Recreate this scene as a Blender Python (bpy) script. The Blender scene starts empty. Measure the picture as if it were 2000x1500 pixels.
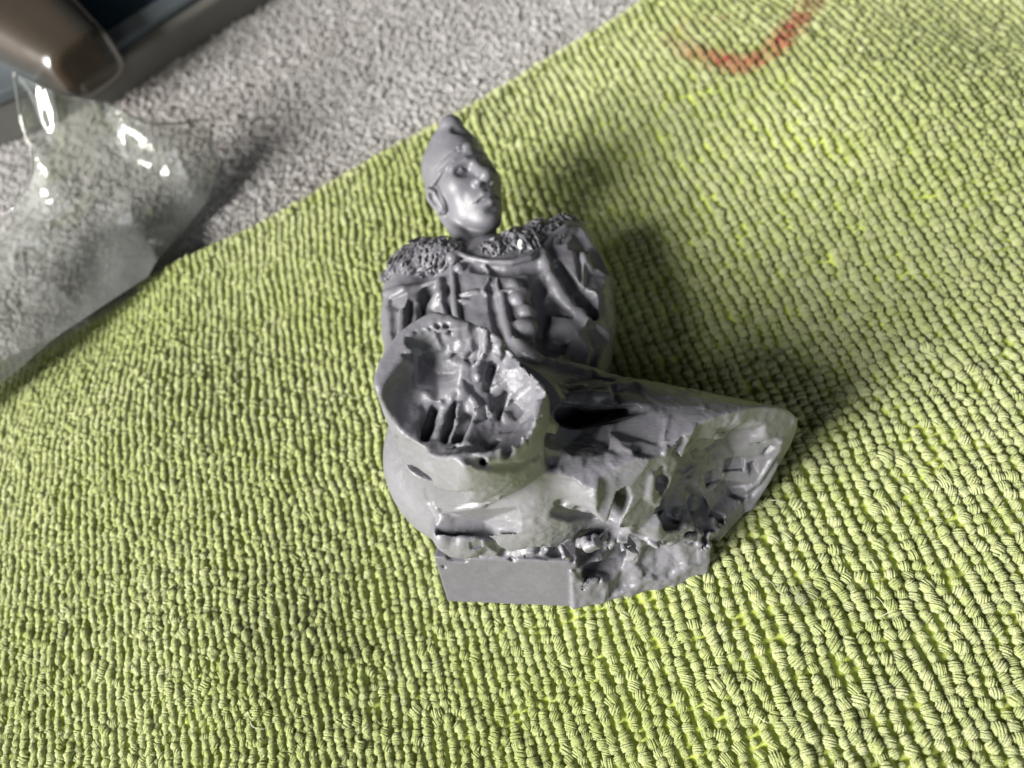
import bpy, math, random
import numpy as np
from mathutils import Matrix, Vector

# ---------------------------------------------------------------- camera, world, light, exposure
MM = 0.001                      # everything below is authored in millimetres
SC = bpy.context.scene
COL = SC.collection
rng = np.random.default_rng(7)
random.seed(7)

CAM_POS = np.array([16.01238763, -54.89961473, 88.06040963])
CAM_R = np.array([0.98732141, 0.04277405, -0.15286205])
CAM_U = np.array([0.04405111, 0.85134871, 0.52274743])
CAM_F = np.array([-0.15249893, 0.52285347, -0.83867057])

cam_data = bpy.data.cameras.new('camera')
cam = bpy.data.objects.new('camera', cam_data)
COL.objects.link(cam)
SC.camera = cam
rot = Matrix((CAM_R, CAM_U, -CAM_F)).transposed().to_4x4()
cam.matrix_world = Matrix.Translation(Vector(CAM_POS * MM)) @ rot
cam_data.sensor_fit = 'HORIZONTAL'
cam_data.sensor_width = 36.0
cam_data.lens = 28.26
cam_data.clip_start = 0.002
cam_data.clip_end = 20.0
cam_data.dof.use_dof = True
cam_data.dof.focus_distance = 0.081
cam_data.dof.aperture_fstop = 24.0

world = bpy.data.worlds.new('World')
SC.world = world
world.use_nodes = True
bg = world.node_tree.nodes['Background']
bg.inputs['Color'].default_value = (0.80, 0.90, 1.0, 1)
bg.inputs['Strength'].default_value = 0.013

def area(name, loc, target, sx, sy, power, color):
    ld = bpy.data.lights.new(name, 'AREA')
    ld.shape = 'RECTANGLE'
    ld.size = sx; ld.size_y = sy; ld.energy = power; ld.color = color
    o = bpy.data.objects.new(name, ld)
    COL.objects.link(o)
    d = Vector(target) - Vector(loc)
    o.location = loc
    o.rotation_euler = d.to_track_quat('-Z', 'Y').to_euler()
    return o
# the window the table stands beside, to the left, and the paler light of the room from the near side
area('window_light', (-0.84, -0.60, 0.52), (0, 0, 0), 0.52, 0.64, 50.0, (1.0, 0.975, 0.93))
area('room_light', (0.50, -0.82, 0.62), (0, 0, 0), 0.70, 0.50, 2.6, (0.93, 0.97, 1.0))

SC.view_settings.view_transform = 'Standard'
SC.view_settings.look = 'None'
SC.view_settings.exposure = 0.0
SC.view_settings.gamma = 1.0
SC.view_settings.use_curve_mapping = False
SC.cycles.max_bounces = 10
SC.cycles.transparent_max_bounces = 24

# ---------------------------------------------------------------- helpers
def tag(o, label=None, cat=None, kind=None, group=None):
    if label: o['label'] = label
    if cat: o['category'] = cat
    if kind: o['kind'] = kind
    if group: o['group'] = group
    return o

def empty(name, loc, label, cat):
    o = bpy.data.objects.new(name, None)
    COL.objects.link(o)
    o.empty_display_size = 0.01
    o.location = Vector(loc) * MM
    return tag(o, label, cat)

def mesh_obj(name, V, F, mat, parent=None, smooth=True, normals=None, attrs=None):
    """V (n,3) in mm, F (m,3|4) int array -> one mesh object (world coordinates, parent keeps them)."""
    me = bpy.data.meshes.new(name)
    V = np.asarray(V, np.float64); F = np.asarray(F, np.int32)
    k = F.shape[1]
    off = np.zeros(3); q = parent
    while q is not None: off = off + np.array(q.location); q = q.parent
    me.vertices.add(len(V)); me.vertices.foreach_set('co', (V * MM - off).astype(np.float32).ravel())
    me.loops.add(F.size); me.loops.foreach_set('vertex_index', F.ravel())
    me.polygons.add(len(F))
    me.polygons.foreach_set('loop_start', np.arange(0, F.size, k, dtype=np.int32))
    me.polygons.foreach_set('loop_total', np.full(len(F), k, np.int32))
    me.update(calc_edges=True)
    me.polygons.foreach_set('use_smooth', np.full(len(F), smooth))
    for an, arr in (attrs or {}).items():
        at = me.attributes.new(an, 'FLOAT', 'POINT')
        at.data.foreach_set('value', np.asarray(arr, np.float32))
    if normals is not None:
        me.normals_split_custom_set_from_vertices(np.asarray(normals, np.float32))
    me.materials.append(mat)
    o = bpy.data.objects.new(name, me)
    COL.objects.link(o)
    if parent is not None:
        o.parent = parent
    return o

class NT:
    """tiny node-tree writer"""
    def __init__(s, name):
        s.m = bpy.data.materials.new(name); s.m.use_nodes = True
        s.t = s.m.node_tree; s.t.nodes.clear()
        s.out = s.t.nodes.new('ShaderNodeOutputMaterial')
    def n(s, typ, **kw):
        nd = s.t.nodes.new('ShaderNode' + typ)
        for k, v in kw.items():
            if k.startswith('_'): setattr(nd, k[1:], v)
            else:
                key = int(k[1:]) if k[0] == 'i' and k[1:].isdigit() else k.replace('__', ' ')
                sock = nd.inputs[key]
                if isinstance(v, bpy.types.NodeSocket): s.t.links.new(v, sock)
                else: sock.default_value = v
        return nd
    def surf(s, sock): s.t.links.new(sock, s.out.inputs['Surface']); return s.m
    def coord(s): return s.n('TexCoord').outputs['Object']
    def noise(s, scale, detail=3.0, rough=0.55, vec=None):
        nd = s.n('TexNoise', Scale=scale, Detail=detail, Roughness=rough)
        s.t.links.new(vec if vec is not None else s.coord(), nd.inputs['Vector'])
        return nd.outputs['Fac']
    def ramp(s, fac, stops):
        nd = s.n('ValToRGB', Fac=fac); el = nd.color_ramp.elements
        while len(el) < len(stops): el.new(0.5)
        for e, (p, c) in zip(el, stops):
            e.position = p; e.color = (*c, 1) if len(c) == 3 else c
        return nd.outputs['Color']
    def mix(s, fac, a, b, mode='MIX'):
        nd = s.n('Mix', _data_type='RGBA', _blend_type=mode)
        for key, v in (('Factor', fac), ('A', a), ('B', b)):
            sk = [i for i in nd.inputs if i.name == key and (i.type == ('VALUE' if key == 'Factor' else 'RGBA'))][0]
            if isinstance(v, bpy.types.NodeSocket): s.t.links.new(v, sk)
            else: sk.default_value = v if key == 'Factor' or len(v) == 4 else (*v, 1)
        return [o for o in nd.outputs if o.type == 'RGBA'][0]
    def math(s, op, a, b=0.0):
        nd = s.n('Math', _operation=op)
        for i, v in enumerate((a, b)):
            if isinstance(v, bpy.types.NodeSocket): s.t.links.new(v, nd.inputs[i])
            else: nd.inputs[i].default_value = v
        return nd.outputs[0]
    def attr(s, name): return s.n('Attribute', _attribute_name=name).outputs['Fac']
    def bump(s, h, strength, dist):
        return s.n('Bump', Height=h, Strength=strength, Distance=dist).outputs['Normal']

# ---------------------------------------------------------------- materials
def resin_material(name, dark, light, rough):
    t = NT(name)
    big = t.noise(140.0, 4.0, 0.6)
    fine = t.noise(1500.0, 5.0, 0.65)
    worn = t.attr('worn')
    fac = t.math('ADD', t.math('MULTIPLY', t.math('SUBTRACT', big, 0.5), 0.9), worn)
    col = t.mix(t.n('Clamp', Value=fac).outputs[0], dark, light)
    col = t.mix(t.math('MULTIPLY', t.math('SUBTRACT', fine, 0.45), 0.35), col, (0.32, 0.32, 0.33))
    r = t.math('ADD', rough, t.math('MULTIPLY', t.math('SUBTRACT', t.noise(420.0, 3.0), 0.5), 0.35))
    # fine scratches from files and blades
    mp = t.n('Mapping', Scale=(900.0, 5200.0, 900.0), Rotation=(0.3, 0.2, 0.9), Vector=t.coord())
    scr = t.noise(1.0, 2.0, 0.5, mp.outputs[0])
    h = t.math('ADD', t.math('MULTIPLY', t.noise(2600.0, 4.0, 0.6), 0.6), t.math('MULTIPLY', scr, t.math('ADD', 0.15, t.math('MULTIPLY', worn, 0.6))))
    nrm = t.bump(h, 0.45, 0.00012)
    p = t.n('BsdfPrincipled', Base__Color=col, Roughness=r, Normal=nrm)
    p.inputs['Specular IOR Level'].default_value = 0.48
    p.inputs['Subsurface Weight'].default_value = 0.12
    p.inputs['Subsurface Radius'].default_value = (1.0, 0.95, 0.9)
    p.inputs['Subsurface Scale'].default_value = 0.0006
    return t.surf(p.outputs[0])

RESIN = resin_material('grey_resin', (0.112, 0.109, 0.125), (0.170, 0.168, 0.187), 0.42)

def pile_material(name, cols, stain=(0.60, 0.12, 0.065), trans=(0.5, 0.6, 0.1)):
    t = NT(name)
    tint = t.attr('tint')
    col = t.ramp(tint, [(0.0, cols[0]), (0.5, cols[1]), (1.0, cols[2])])
    col = t.mix(t.math('MULTIPLY', t.math('SUBTRACT', t.noise(2200.0, 3.0), 0.4), 0.5), col, cols[2])
    col = t.mix(t.attr('stain'), col, stain)
    col = t.mix(t.attr('dark_spots'), col, (0.05, 0.05, 0.045))
    mp = t.n('Mapping', Scale=(1.0, 1.0, 1.0), Vector=t.coord())
    h = t.noise(3600.0, 4.0, 0.75, mp.outputs[0])
    nrm = t.bump(h, 1.0, 0.00045)
    p = t.n('BsdfPrincipled', Base__Color=col, Roughness=0.72, Normal=nrm)
    p.inputs['Specular IOR Level'].default_value = 0.15
    p.inputs['Sheen Weight'].default_value = 0.35
    p.inputs['Sheen Roughness'].default_value = 0.4
    tr = t.n('BsdfTranslucent', Color=col, Normal=nrm)
    m = t.n('MixShader', Fac=0.36, i1=p.outputs[0], i2=tr.outputs[0])
    return t.surf(m.outputs[0])

LIME = pile_material('lime_microfibre', [(0.61, 0.69, 0.22), (0.73, 0.80, 0.33), (0.84, 0.89, 0.48)])
GREY_PILE = pile_material('grey_towel_pile', [(0.52, 0.48, 0.44), (0.65, 0.625, 0.605), (0.82, 0.80, 0.79)])

def plain(name, col, rough, var=0.2, scale=300.0, spec=0.5, bump=0.0):
    t = NT(name)
    f = t.noise(scale, 4.0, 0.6)
    c = t.mix(f, tuple(x * (1 - var) for x in col), tuple(min(1, x * (1 + var)) for x in col))
    p = t.n('BsdfPrincipled', Base__Color=c, Roughness=rough)
    p.inputs['Specular IOR Level'].default_value = spec
    if bump: t.t.links.new(t.bump(t.noise(scale * 4, 4.0), bump, 0.0002), p.inputs['Normal'])
    return t.surf(p.outputs[0])

LIME_BASE = plain('lime_backing', (0.62, 0.71, 0.17), 0.9, 0.15, 900, 0.1)
TOWEL_BASE = plain('towel_backing', (0.32, 0.30, 0.29), 0.95, 0.2, 500, 0.1)

def film_material(name, haze, tintc, milkc=(0.62, 0.64, 0.62), gloss=1.2, rough=0.05):
    """thin clear polythene: mostly see-through, mirror-like at its folds, a little milky"""
    t = NT(name)
    nrm = t.bump(t.noise(220.0, 2.0, 0.4), 0.15, 0.0012)
    fr = t.n('Fresnel', IOR=1.62, Normal=nrm)
    clear = t.n('BsdfTransparent', Color=(*tintc, 1))
    milk = t.n('BsdfDiffuse', Color=(*milkc, 1))
    body = t.n('MixShader', Fac=haze, i1=clear.outputs[0], i2=milk.outputs[0])
    gl = t.n('BsdfGlossy', Color=(1, 1, 1, 1), Roughness=rough, Normal=nrm)
    f2 = t.math('MINIMUM', t.math('MULTIPLY', fr.outputs[0], gloss), 1.0)
    m = t.n('MixShader', Fac=f2, i1=body.outputs[0], i2=gl.outputs[0])
    return t.surf(m.outputs[0])
FILM = film_material('clear_polythene', 0.16, (0.93, 0.94, 0.92))

# ---------------------------------------------------------------- sculpting volume (signed distance on a grid)
class Vol:
    def __init__(s, lo, hi, h):
        s.lo = np.array(lo, np.float32); s.h = h
        s.n = np.ceil((np.array(hi) - s.lo) / h).astype(int) + 1
        s.f = np.full(s.n, 50.0, np.float32)
        s.lab = np.zeros(s.n, np.int8)
        s.ax = [s.lo[i] + h * np.arange(s.n[i], dtype=np.float32) for i in range(3)]
    def box(s, lo, hi):
        i0 = np.clip(np.floor((np.array(lo) - s.lo) / s.h).astype(int), 0, s.n - 1)
        i1 = np.clip(np.ceil((np.array(hi) - s.lo) / s.h).astype(int) + 1, 1, s.n)
        sl = tuple(slice(a, b) for a, b in zip(i0, i1))
        X = s.ax[0][sl[0]][:, None, None]; Y = s.ax[1][sl[1]][None, :, None]; Z = s.ax[2][sl[2]][None, None, :]
        return sl, X, Y, Z
    def add(s, prim, k=0.0, part=0):
        fn, lo, hi = prim
        m = k + 3 * s.h
        sl, X, Y, Z = s.box(np.array(lo) - m, np.array(hi) + m)
        a = s.f[sl]; b = fn(X, Y, Z)
        if part:
            s.lab[sl] = np.where(b < a, part, s.lab[sl])
        if k > 0:
            t = np.maximum(k - np.abs(a - b), 0) / k
            s.f[sl] = np.minimum(a, b) - t * t * k * 0.25
        else:
            s.f[sl] = np.minimum(a, b)
    def cut(s, prim, k=0.0):
        fn, lo, hi = prim
        m = k + 3 * s.h
        sl, X, Y, Z = s.box(np.array(lo) - m, np.array(hi) + m)
        a = s.f[sl]; b = -fn(X, Y, Z)
        if k > 0:
            t = np.maximum(k - np.abs(a - b), 0) / k
            s.f[sl] = np.maximum(a, b) + t * t * k * 0.25
        else:
            s.f[sl] = np.maximum(a, b)
    def merge_from(s, other):
        s.lab = np.where(other.f < s.f, other.lab, s.lab)
        s.f = np.minimum(s.f, other.f)
    def mesh(s):
        f = s.f
        inside = f < 0
        c = np.zeros(s.n - 1, np.int8)
        for i in (0, 1):
            for j in (0, 1):
                for k in (0, 1):
                    c += inside[i:s.n[0]-1+i, j:s.n[1]-1+j, k:s.n[2]-1+k]
        act = np.argwhere((c > 0) & (c < 8))
        idx = np.full(s.n - 1, -1, np.int32)
        idx[tuple(act.T)] = np.arange(len(act))
        corners = [(i, j, k) for i in (0, 1) for j in (0, 1) for k in (0, 1)]
        val = np.stack([f[act[:, 0]+i, act[:, 1]+j, act[:, 2]+k] for i, j, k in corners], 1)
        P = np.zeros((len(act), 3)); W = np.zeros(len(act))
        for a in range(8):
            for b in range(a + 1, 8):
                d = np.array(corners[b]) - np.array(corners[a])
                if abs(d).sum() != 1: continue
                va, vb = val[:, a], val[:, b]
                x = (va < 0) != (vb < 0)
                t = np.where(x, va / np.where(x, va - vb, 1), 0)
                P += np.where(x[:, None], np.array(corners[a]) + t[:, None] * d, 0); W += x
        V = (act + P / W[:, None]) * s.h + s.lo
        quads = []
        for axis in range(3):
            u, v = (axis + 1) % 3, (axis + 2) % 3
            sl0 = [slice(None)] * 3; sl1 = [slice(None)] * 3
            sl0[axis] = slice(0, -1); sl1[axis] = slice(1, None)
            i0 = inside[tuple(sl0)]; i1 = inside[tuple(sl1)]
            e = np.argwhere(i0 != i1)
            ok = (e[:, u] > 0) & (e[:, v] > 0) & (e[:, u] < s.n[u] - 1) & (e[:, v] < s.n[v] - 1)
            e = e[ok]
            flip = i0[tuple(e.T)]
            def at(du, dv):
                q = e.copy(); q[:, u] -= du; q[:, v] -= dv
                return idx[tuple(q.T)]
            q = np.stack([at(1, 1), at(0, 1), at(0, 0), at(1, 0)], 1)
            q[~flip] = q[~flip][:, ::-1]
            quads.append(q)
        Q = np.concatenate(quads)
        lab = s.lab[tuple(np.clip(np.rint((V - s.lo) / s.h).astype(int), 0, s.n - 1).T)]
        return V, Q, lab

def v3(p): return np.array(p, np.float32)

def ell(c, r, M=None):
    """ellipsoid; M: rows are its local axes"""
    c = v3(c); r = v3(r)
    def fn(X, Y, Z):
        x, y, z = X - c[0], Y - c[1], Z - c[2]
        if M is not None:
            x, y, z = (M[0][0]*x + M[0][1]*y + M[0][2]*z, M[1][0]*x + M[1][1]*y + M[1][2]*z, M[2][0]*x + M[2][1]*y + M[2][2]*z)
        q = np.sqrt((x/r[0])**2 + (y/r[1])**2 + (z/r[2])**2)
        g = np.sqrt((x/r[0]**2)**2 + (y/r[1]**2)**2 + (z/r[2]**2)**2) + 1e-6
        return q * (q - 1) / g
    R = max(r) if M is not None else r
    return fn, c - R, c + R

def tube(pts, rad):
    P = [v3(p) for p in pts]
    rad = list(rad) if hasattr(rad, '__len__') else [rad] * len(P)
    def fn(X, Y, Z):
        out = None
        for i in range(len(P) - 1):
            a, b = P[i], P[i+1]; d = b - a; L = float(d @ d) + 1e-9
            t = np.clip(((X-a[0])*d[0] + (Y-a[1])*d[1] + (Z-a[2])*d[2]) / L, 0, 1)
            q = np.sqrt((X-a[0]-t*d[0])**2 + (Y-a[1]-t*d[1])**2 + (Z-a[2]-t*d[2])**2) - (rad[i] + t*(rad[i+1]-rad[i]))
            out = q if out is None else np.minimum(out, q)
        return out
    A_ = np.array(P); r = max(rad)
    return fn, A_.min(0) - r, A_.max(0) + r

def ball(c, r): return ell(c, (r, r, r))

def rbox(c, half, M, rnd):
    c = v3(c)
    def fn(X, Y, Z):
        x, y, z = X - c[0], Y - c[1], Z - c[2]
        q = [np.abs(M[i][0]*x + M[i][1]*y + M[i][2]*z) - (half[i] - rnd) for i in range(3)]
        o = np.sqrt(sum(np.maximum(a, 0)**2 for a in q))
        return o + np.minimum(np.maximum(np.maximum(q[0], q[1]), q[2]), 0) - rnd
    R = float(np.linalg.norm(half))
    return fn, c - R, c + R

def half(p, n, lo, hi):
    """half space beyond plane p, normal n (for cutting), limited to a box for speed"""
    n = v3(n) / np.linalg.norm(n); p = v3(p)
    return (lambda X, Y, Z: -((X-p[0])*n[0] + (Y-p[1])*n[1] + (Z-p[2])*n[2])), lo, hi

def frame(z, up):
    z = np.array(z, float); z /= np.linalg.norm(z)
    x = np.cross(up, z); x /= np.linalg.norm(x)
    return np.array([x, np.cross(z, x), z])

def vnoise(P, scale, seed, octaves=3):
    """value noise at points P (n,3)"""
    out = np.zeros(len(P)); amp = 1.0; tot = 0
    for o in range(octaves):
        r = np.random.default_rng(seed + o).random((32, 32, 32))
        q = P / scale; i = np.floor(q).astype(int); t = q - i; t = t*t*(3-2*t)
        for dx in (0, 1):
            for dy in (0, 1):
                for dz in (0, 1):
                    w = (t[:, 0] if dx else 1-t[:, 0]) * (t[:, 1] if dy else 1-t[:, 1]) * (t[:, 2] if dz else 1-t[:, 2])
                    out += amp * w * (r[(i[:, 0]+dx) % 32, (i[:, 1]+dy) % 32, (i[:, 2]+dz) % 32] - 0.5)
        tot += amp; amp *= 0.5; scale *= 0.5
    return out / tot * 2

def vert_normals(V, Q):
    n = np.cross(V[Q[:, 2]] - V[Q[:, 0]], V[Q[:, 3]] - V[Q[:, 1]])
    N = np.zeros_like(V)
    for k in range(4): np.add.at(N, Q[:, k], n)
    return N / (np.linalg.norm(N, axis=1, keepdims=True) + 1e-12)

# ---------------------------------------------------------------- the figurine
(JACKET, COLLAR, SLEEVE_R, SLEEVE_L, HIPS, THIGH_R, THIGH_L, BLOCK, HEM, STRAP, BUTTON, CORD, PANEL, BAND, SHARD) = range(1, 16)
VOX = 0.17
B = Vol((-21, -35, -0.5), (36, 24, 37), VOX)
# --- torso and hips, lying on the back
B.add(ell((-1.0, 8.0, 7.5), (10.8, 9.5, 6.8)), 0, JACKET)
B.add(ell((0.0, -3.0, 7.5), (10.2, 11.5, 7.0)), 3, JACKET)
B.add(ell((1.0, -14.5, 9.5), (13.4, 12.0, 9.3)), 3, HIPS)
B.add(ell((3.5, -19.5, 13.0), (9.0, 7.0, 8.0)), 3, HIPS)
# --- sleeves
B.add(tube([(-11.89, 11.64, 9), (-11.77, 4.99, 9), (-10.37, -3.44, 10)], [4.0, 3.7, 3.4]), 1.0, SLEEVE_R)
B.add(tube([(7.7, 14.94, 8), (8.81, 8.66, 7.5), (9.2, 3.06, 7.5), (8.76, -3.94, 8)], [4.0, 4.9, 4.7, 4.2]), 0.9, SLEEVE_L)
# --- right sleeve: shoulder seam, folds, and the gap beside the vest
B.add(tube([(-14.71, 7, 11.55), (-11.72, 6.4, 12.94), (-9.65, 7.06, 12.41), (-7.35, 7.41, 13.15)], [0.35, 0.5, 0.55, 0.4]), 0.5, SLEEVE_R)
B.cut(tube([(-13.05, 4.65, 12.57), (-12.33, 0.64, 12.91), (-11.25, -2.26, 13.25)], [0.6, 0.75, 0.5]), 0.4)
B.cut(tube([(-10.77, 4.73, 12.65), (-10.47, 1.22, 12.99), (-10.26, -1.79, 13.23)], [0.4, 0.55, 0.5]), 0.35)
B.cut(tube([(-9, 6.09, 11.74), (-8.97, 3.79, 11.43), (-8.75, 0.64, 12.04)], [1.0, 1.2, 0.9]), 0.3)
B.add(tube([(-11.83, 5.03, 12.67), (-11.45, 2.02, 13.03), (-11.65, -1.2, 12.49)], [0.35, 0.4, 0.35]), 0.4, SLEEVE_R)
B.add(tube([(-10.07, 4.49, 12.48), (-9.87, 2.63, 10.98), (-9.02, -1.93, 12.89)], [0.3, 0.45, 0.4]), 0.4, SLEEVE_R)
# --- vest edge beside it
B.add(tube([(-7.23, 6.97, 13.48), (-6.94, 5.22, 12.96), (-8.26, 4.33, 10.84), (-8.88, 1.02, 11.21), (-8.46, -1.61, 12.81)], [0.5, 0.8, 1.0, 0.8, 0.4]), 0.35, JACKET)
B.cut(tube([(-6.29, 6.07, 13.32), (-5.99, 3.19, 12.98), (-5, -0.14, 13.33)], [0.4, 0.45, 0.4]), 0.25)
B.add(tube([(-6.85, 4.09, 12.89), (-5.92, 1.22, 13.07)], [0.3, 0.35]), 0.2, JACKET)
# --- chest: centre opening, panels, lumps
B.cut(tube([(-0.61, 4.93, 14.19), (-0.13, 1.86, 14.18), (0.86, -2.1, 14.51), (2.97, -6.73, 16.55)], [0.35, 0.5, 0.55, 0.6]), 0.25)
B.cut(tube([(-2.56, 8.19, 14.26), (0.96, 7.25, 14.26), (4.83, 8.41, 13.24)], [0.8, 0.9, 0.9]), 0.5)
B.cut(tube([(4.97, 6.59, 13.01), (5.39, 2.65, 12.59), (5.76, -1.31, 12.93), (6.47, -6.27, 15.04)], [1.0, 1.1, 1.2, 1.0]), 0.4)
B.add(tube([(0.87, 3.51, 14.1), (1.49, 0.18, 14.29), (2.31, -3.11, 14.81), (3.34, -5.27, 15.64)], [0.4, 0.55, 0.6, 0.5]), 0.25, PANEL)
B.add(tube([(3.1, -4.19, 15.88), (4.43, -6.08, 15.95), (5.63, -7.07, 16.32)], [0.6, 0.85, 0.6]), 0.3, PANEL)
for c, r in (((2.24, 4.98, 13.85), 0.9), ((2.74, 3.04, 13.83), 1.0), ((3.76, 1.07, 13.67), 1.1), ((4.21, -1.14, 13.85), 1.0), ((3.29, -1.2, 14.02), 1.0), ((3.48, 3.85, 13.69), 0.8), ((5.94, -5.34, 13.67), 0.7), ((6.81, -7.38, 15.89), 0.5)):
    B.add(ball(c, r), 0.7, PANEL)
B.cut(tube([(4.18, 5.89, 12.5), (4.63, 1.63, 14.02)], [0.3, 0.3]), 0.2)
B.cut(tube([(3.39, -3.93, 16.38), (4.71, -3.52, 14.36)], [0.35, 0.3]), 0.2)
B.add(tube([(-4.6, 4.3, 13.71), (-3.27, 4.35, 14.11), (-2.19, 4.37, 14.18)], [0.2, 0.3, 0.2]), 0.3, JACKET)
B.add(ell((-3.87, 3.31, 13.83), (0.8, 0.3, 0.4)), 0.3, JACKET)
B.add(tube([(-5.81, 10.06, 13.53), (-5.32, 6.72, 13.9), (-4.89, 3.31, 13.73), (-3.99, -0.87, 14.04)], [0.5, 0.42, 0.42, 0.45]), 0.1, STRAP)
B.add(ball((-5.66, 9.92, 14.17), 0.85), 0.2, STRAP)
B.add(ball((-4.67, 8.29, 13.97), 0.72), 0.1, BUTTON)
B.add(tube([(-1.7, 8.52, 13.87), (-1.14, 7.81, 13.6), (-0.82, 5.77, 14.33), (-1.21, 5.02, 14.34), (-1.41, 4.25, 14.35), (-1.01, 3.7, 14.34), (-0.67, 4, 13.91)], 0.24), 0.1, CORD)
B.add(tube([(0.15, 6.12, 14.28), (0.29, 4.73, 14.36), (0.53, 3.8, 14.34), (1.18, 4.13, 14.34), (2.18, 4.07, 14.42)], [0.16, 0.24, 0.28, 0.24, 0.16]), 0.1, CORD)
# --- left sleeve: turned-back edge, deep pit, folds
B.cut(tube([(6.87, 9.25, 12.02), (8.45, 5.68, 11.85), (9.98, 3.61, 11.68), (11.35, 2.08, 11.57)], [0.8, 1.4, 1.6, 0.6]), 0.5)
B.cut(tube([(6.34, 3.79, 12.01), (7.86, 1.99, 11.73), (10.28, -0.47, 11.82)], [0.9, 1.1, 0.8]), 0.4)
B.add(tube([(5.46, 11.07, 12.72), (6.32, 7.14, 12.89), (7.6, 4.55, 11.88), (9.17, 2.77, 11.56), (10.91, 0.4, 12.28), (12.79, -0.21, 10.08)], [0.4, 0.7, 0.75, 0.6, 0.6, 0.5]), 0.8, SLEEVE_L)
B.cut(tube([(10.91, 13.21, 11.03), (11.73, 9.24, 11.53), (11.87, 6.16, 11.39)], [0.35, 0.55, 0.35]), 0.4)
B.cut(tube([(9.56, 13.28, 11.86), (10.09, 9.29, 12.13), (10.32, 6.08, 12.13)], [0.5, 0.6, 0.4]), 0.4)
B.cut(tube([(7.65, 13.52, 11.99), (8.91, 14.94, 11.8)], [0.7, 0.6]), 0.3)
B.add(tube([(10.44, 10.83, 11.71), (11.04, 5.83, 11.88)], [0.35, 0.4]), 0.9, SLEEVE_L)
B.cut(tube([(12.72, -0.49, 11.11), (11.69, -3.4, 11.28), (10.81, -5.59, 11.52)], [0.5, 0.6, 0.5]), 0.3)
B.cut(tube([(7.66, -6.41, 14.62), (8.68, -3.97, 12.4), (9.99, -4.51, 12.04)], [0.6, 0.5, 0.5]), 0.3)
B.add(ell((8.26, -1.77, 11.82), (2.4, 3.0, 0.9)), 0.9, SLEEVE_L)
# --- piped edge of the collar
B.add(tube([(-5, 10.32, 14.68), (-3.65, 9.76, 14.15), (-0.98, 8.68, 14.37), (1.83, 8.49, 14.21), (3.93, 9.44, 13.73), (5.26, 12.23, 12.36), (6.47, 14.29, 12.02), (8.03, 15.58, 12.14)],
           [0.3, 0.36, 0.34, 0.38, 0.42, 0.5, 0.45, 0.3]), 0.3, BAND)
# --- fur collar on a finer grid: pads and tufts
tr = np.random.default_rng(5)
PADS = [((-9.97, 12.3, 10.6), 3.4), ((-7.31, 11.74, 12.2), 2.5), ((-11.72, 10.93, 10.9), 2.7), ((-13.64, 10.71, 9.8), 1.9), ((-0.4, 11.29, 12.3), 2.1), ((2.26, 12.66, 11.8), 2.6), ((4.94, 15.28, 10.3), 2.6), ((7.08, 17.83, 8.8), 2.2)]
K = Vol((-21, 3, 4), (13, 22, 17), 0.11)
for c, r in PADS:
    K.add(ell(c, (r * 1.15, r, r * 0.8)), 0.6, 1)
for ip, (c, r) in enumerate(PADS):
    for _ in range(int(30 * r + 24)):
        d = tr.normal(size=3) * 0.75 + (0.1, -0.4, 0.6); d /= np.linalg.norm(d)
        p = np.array(c) + d * np.array((r * 1.12, r * 0.98, r * 0.78))
        t = np.array((-0.30 if ip < 4 else 0.22, -0.80, 0.1)) + tr.normal(size=3) * 0.2
        t -= d * (t @ d) * 0.85; t /= np.linalg.norm(t) + 1e-6
        w = np.cross(t, d) * tr.uniform(-0.4, 0.4)
        L = tr.uniform(0.8, 1.8)
        K.add(tube([p - t * 0.4 * L, p + d * 0.30 + w, p + t * L * 0.45 + d * 0.35 - w * 0.8, p + t * L + d * tr.uniform(0.15, 0.55)], [0.22, 0.22, 0.18, 0.09]), 0.06, 1)
        if tr.random() < 0.6:
            K.cut(tube([p + w * 1.6 + d * 0.1, p + w * 1.6 + t * L * 0.9 + d * 0.1], [0.22, 0.12]), 0.08)
# --- thighs
B.add(tube([(2.0, -15.0, 8.0), (1.0, -17.5, 18.0), (1.0, -19.6, 35.0)], [9.2, 8.3, 7.3]), 2.0, THIGH_R)
B.cut(half((1.25, -19.87, 31), (0.05, -0.16, 0.98), (-10, -33, 24), (14, -6, 37)), 0.25)
B.add(tube([(7.0, -14.0, 9.5), (15.0, -16.5, 11.5), (28.6, -20.2, 11.0)], [8.0, 8.0, 8.0]), 1.4, THIGH_L)
B.add(tube([(10.68, -20.59, 18), (15.2, -23.21, 17)], [3.2, 4.0]), 2.0, THIGH_L)
_p0, _p1, _p2 = np.array((30.77, -14.86, 11.5)), np.array((19.97, -18.4, 20.5)), np.array((22.31, -24.96, 4))
_n = np.cross(_p1 - _p0, _p2 - _p0)
B.cut(half(_p0, _n if _n[2] > 0 else -_n, (5, -35, -1), (36, -5, 37)), 0.4)
B.cut(half((31.27, -14.81, 10), (0.72, -0.69, 0.05), (10, -35, -1), (36, -5, 37)), 0.5)
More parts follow.
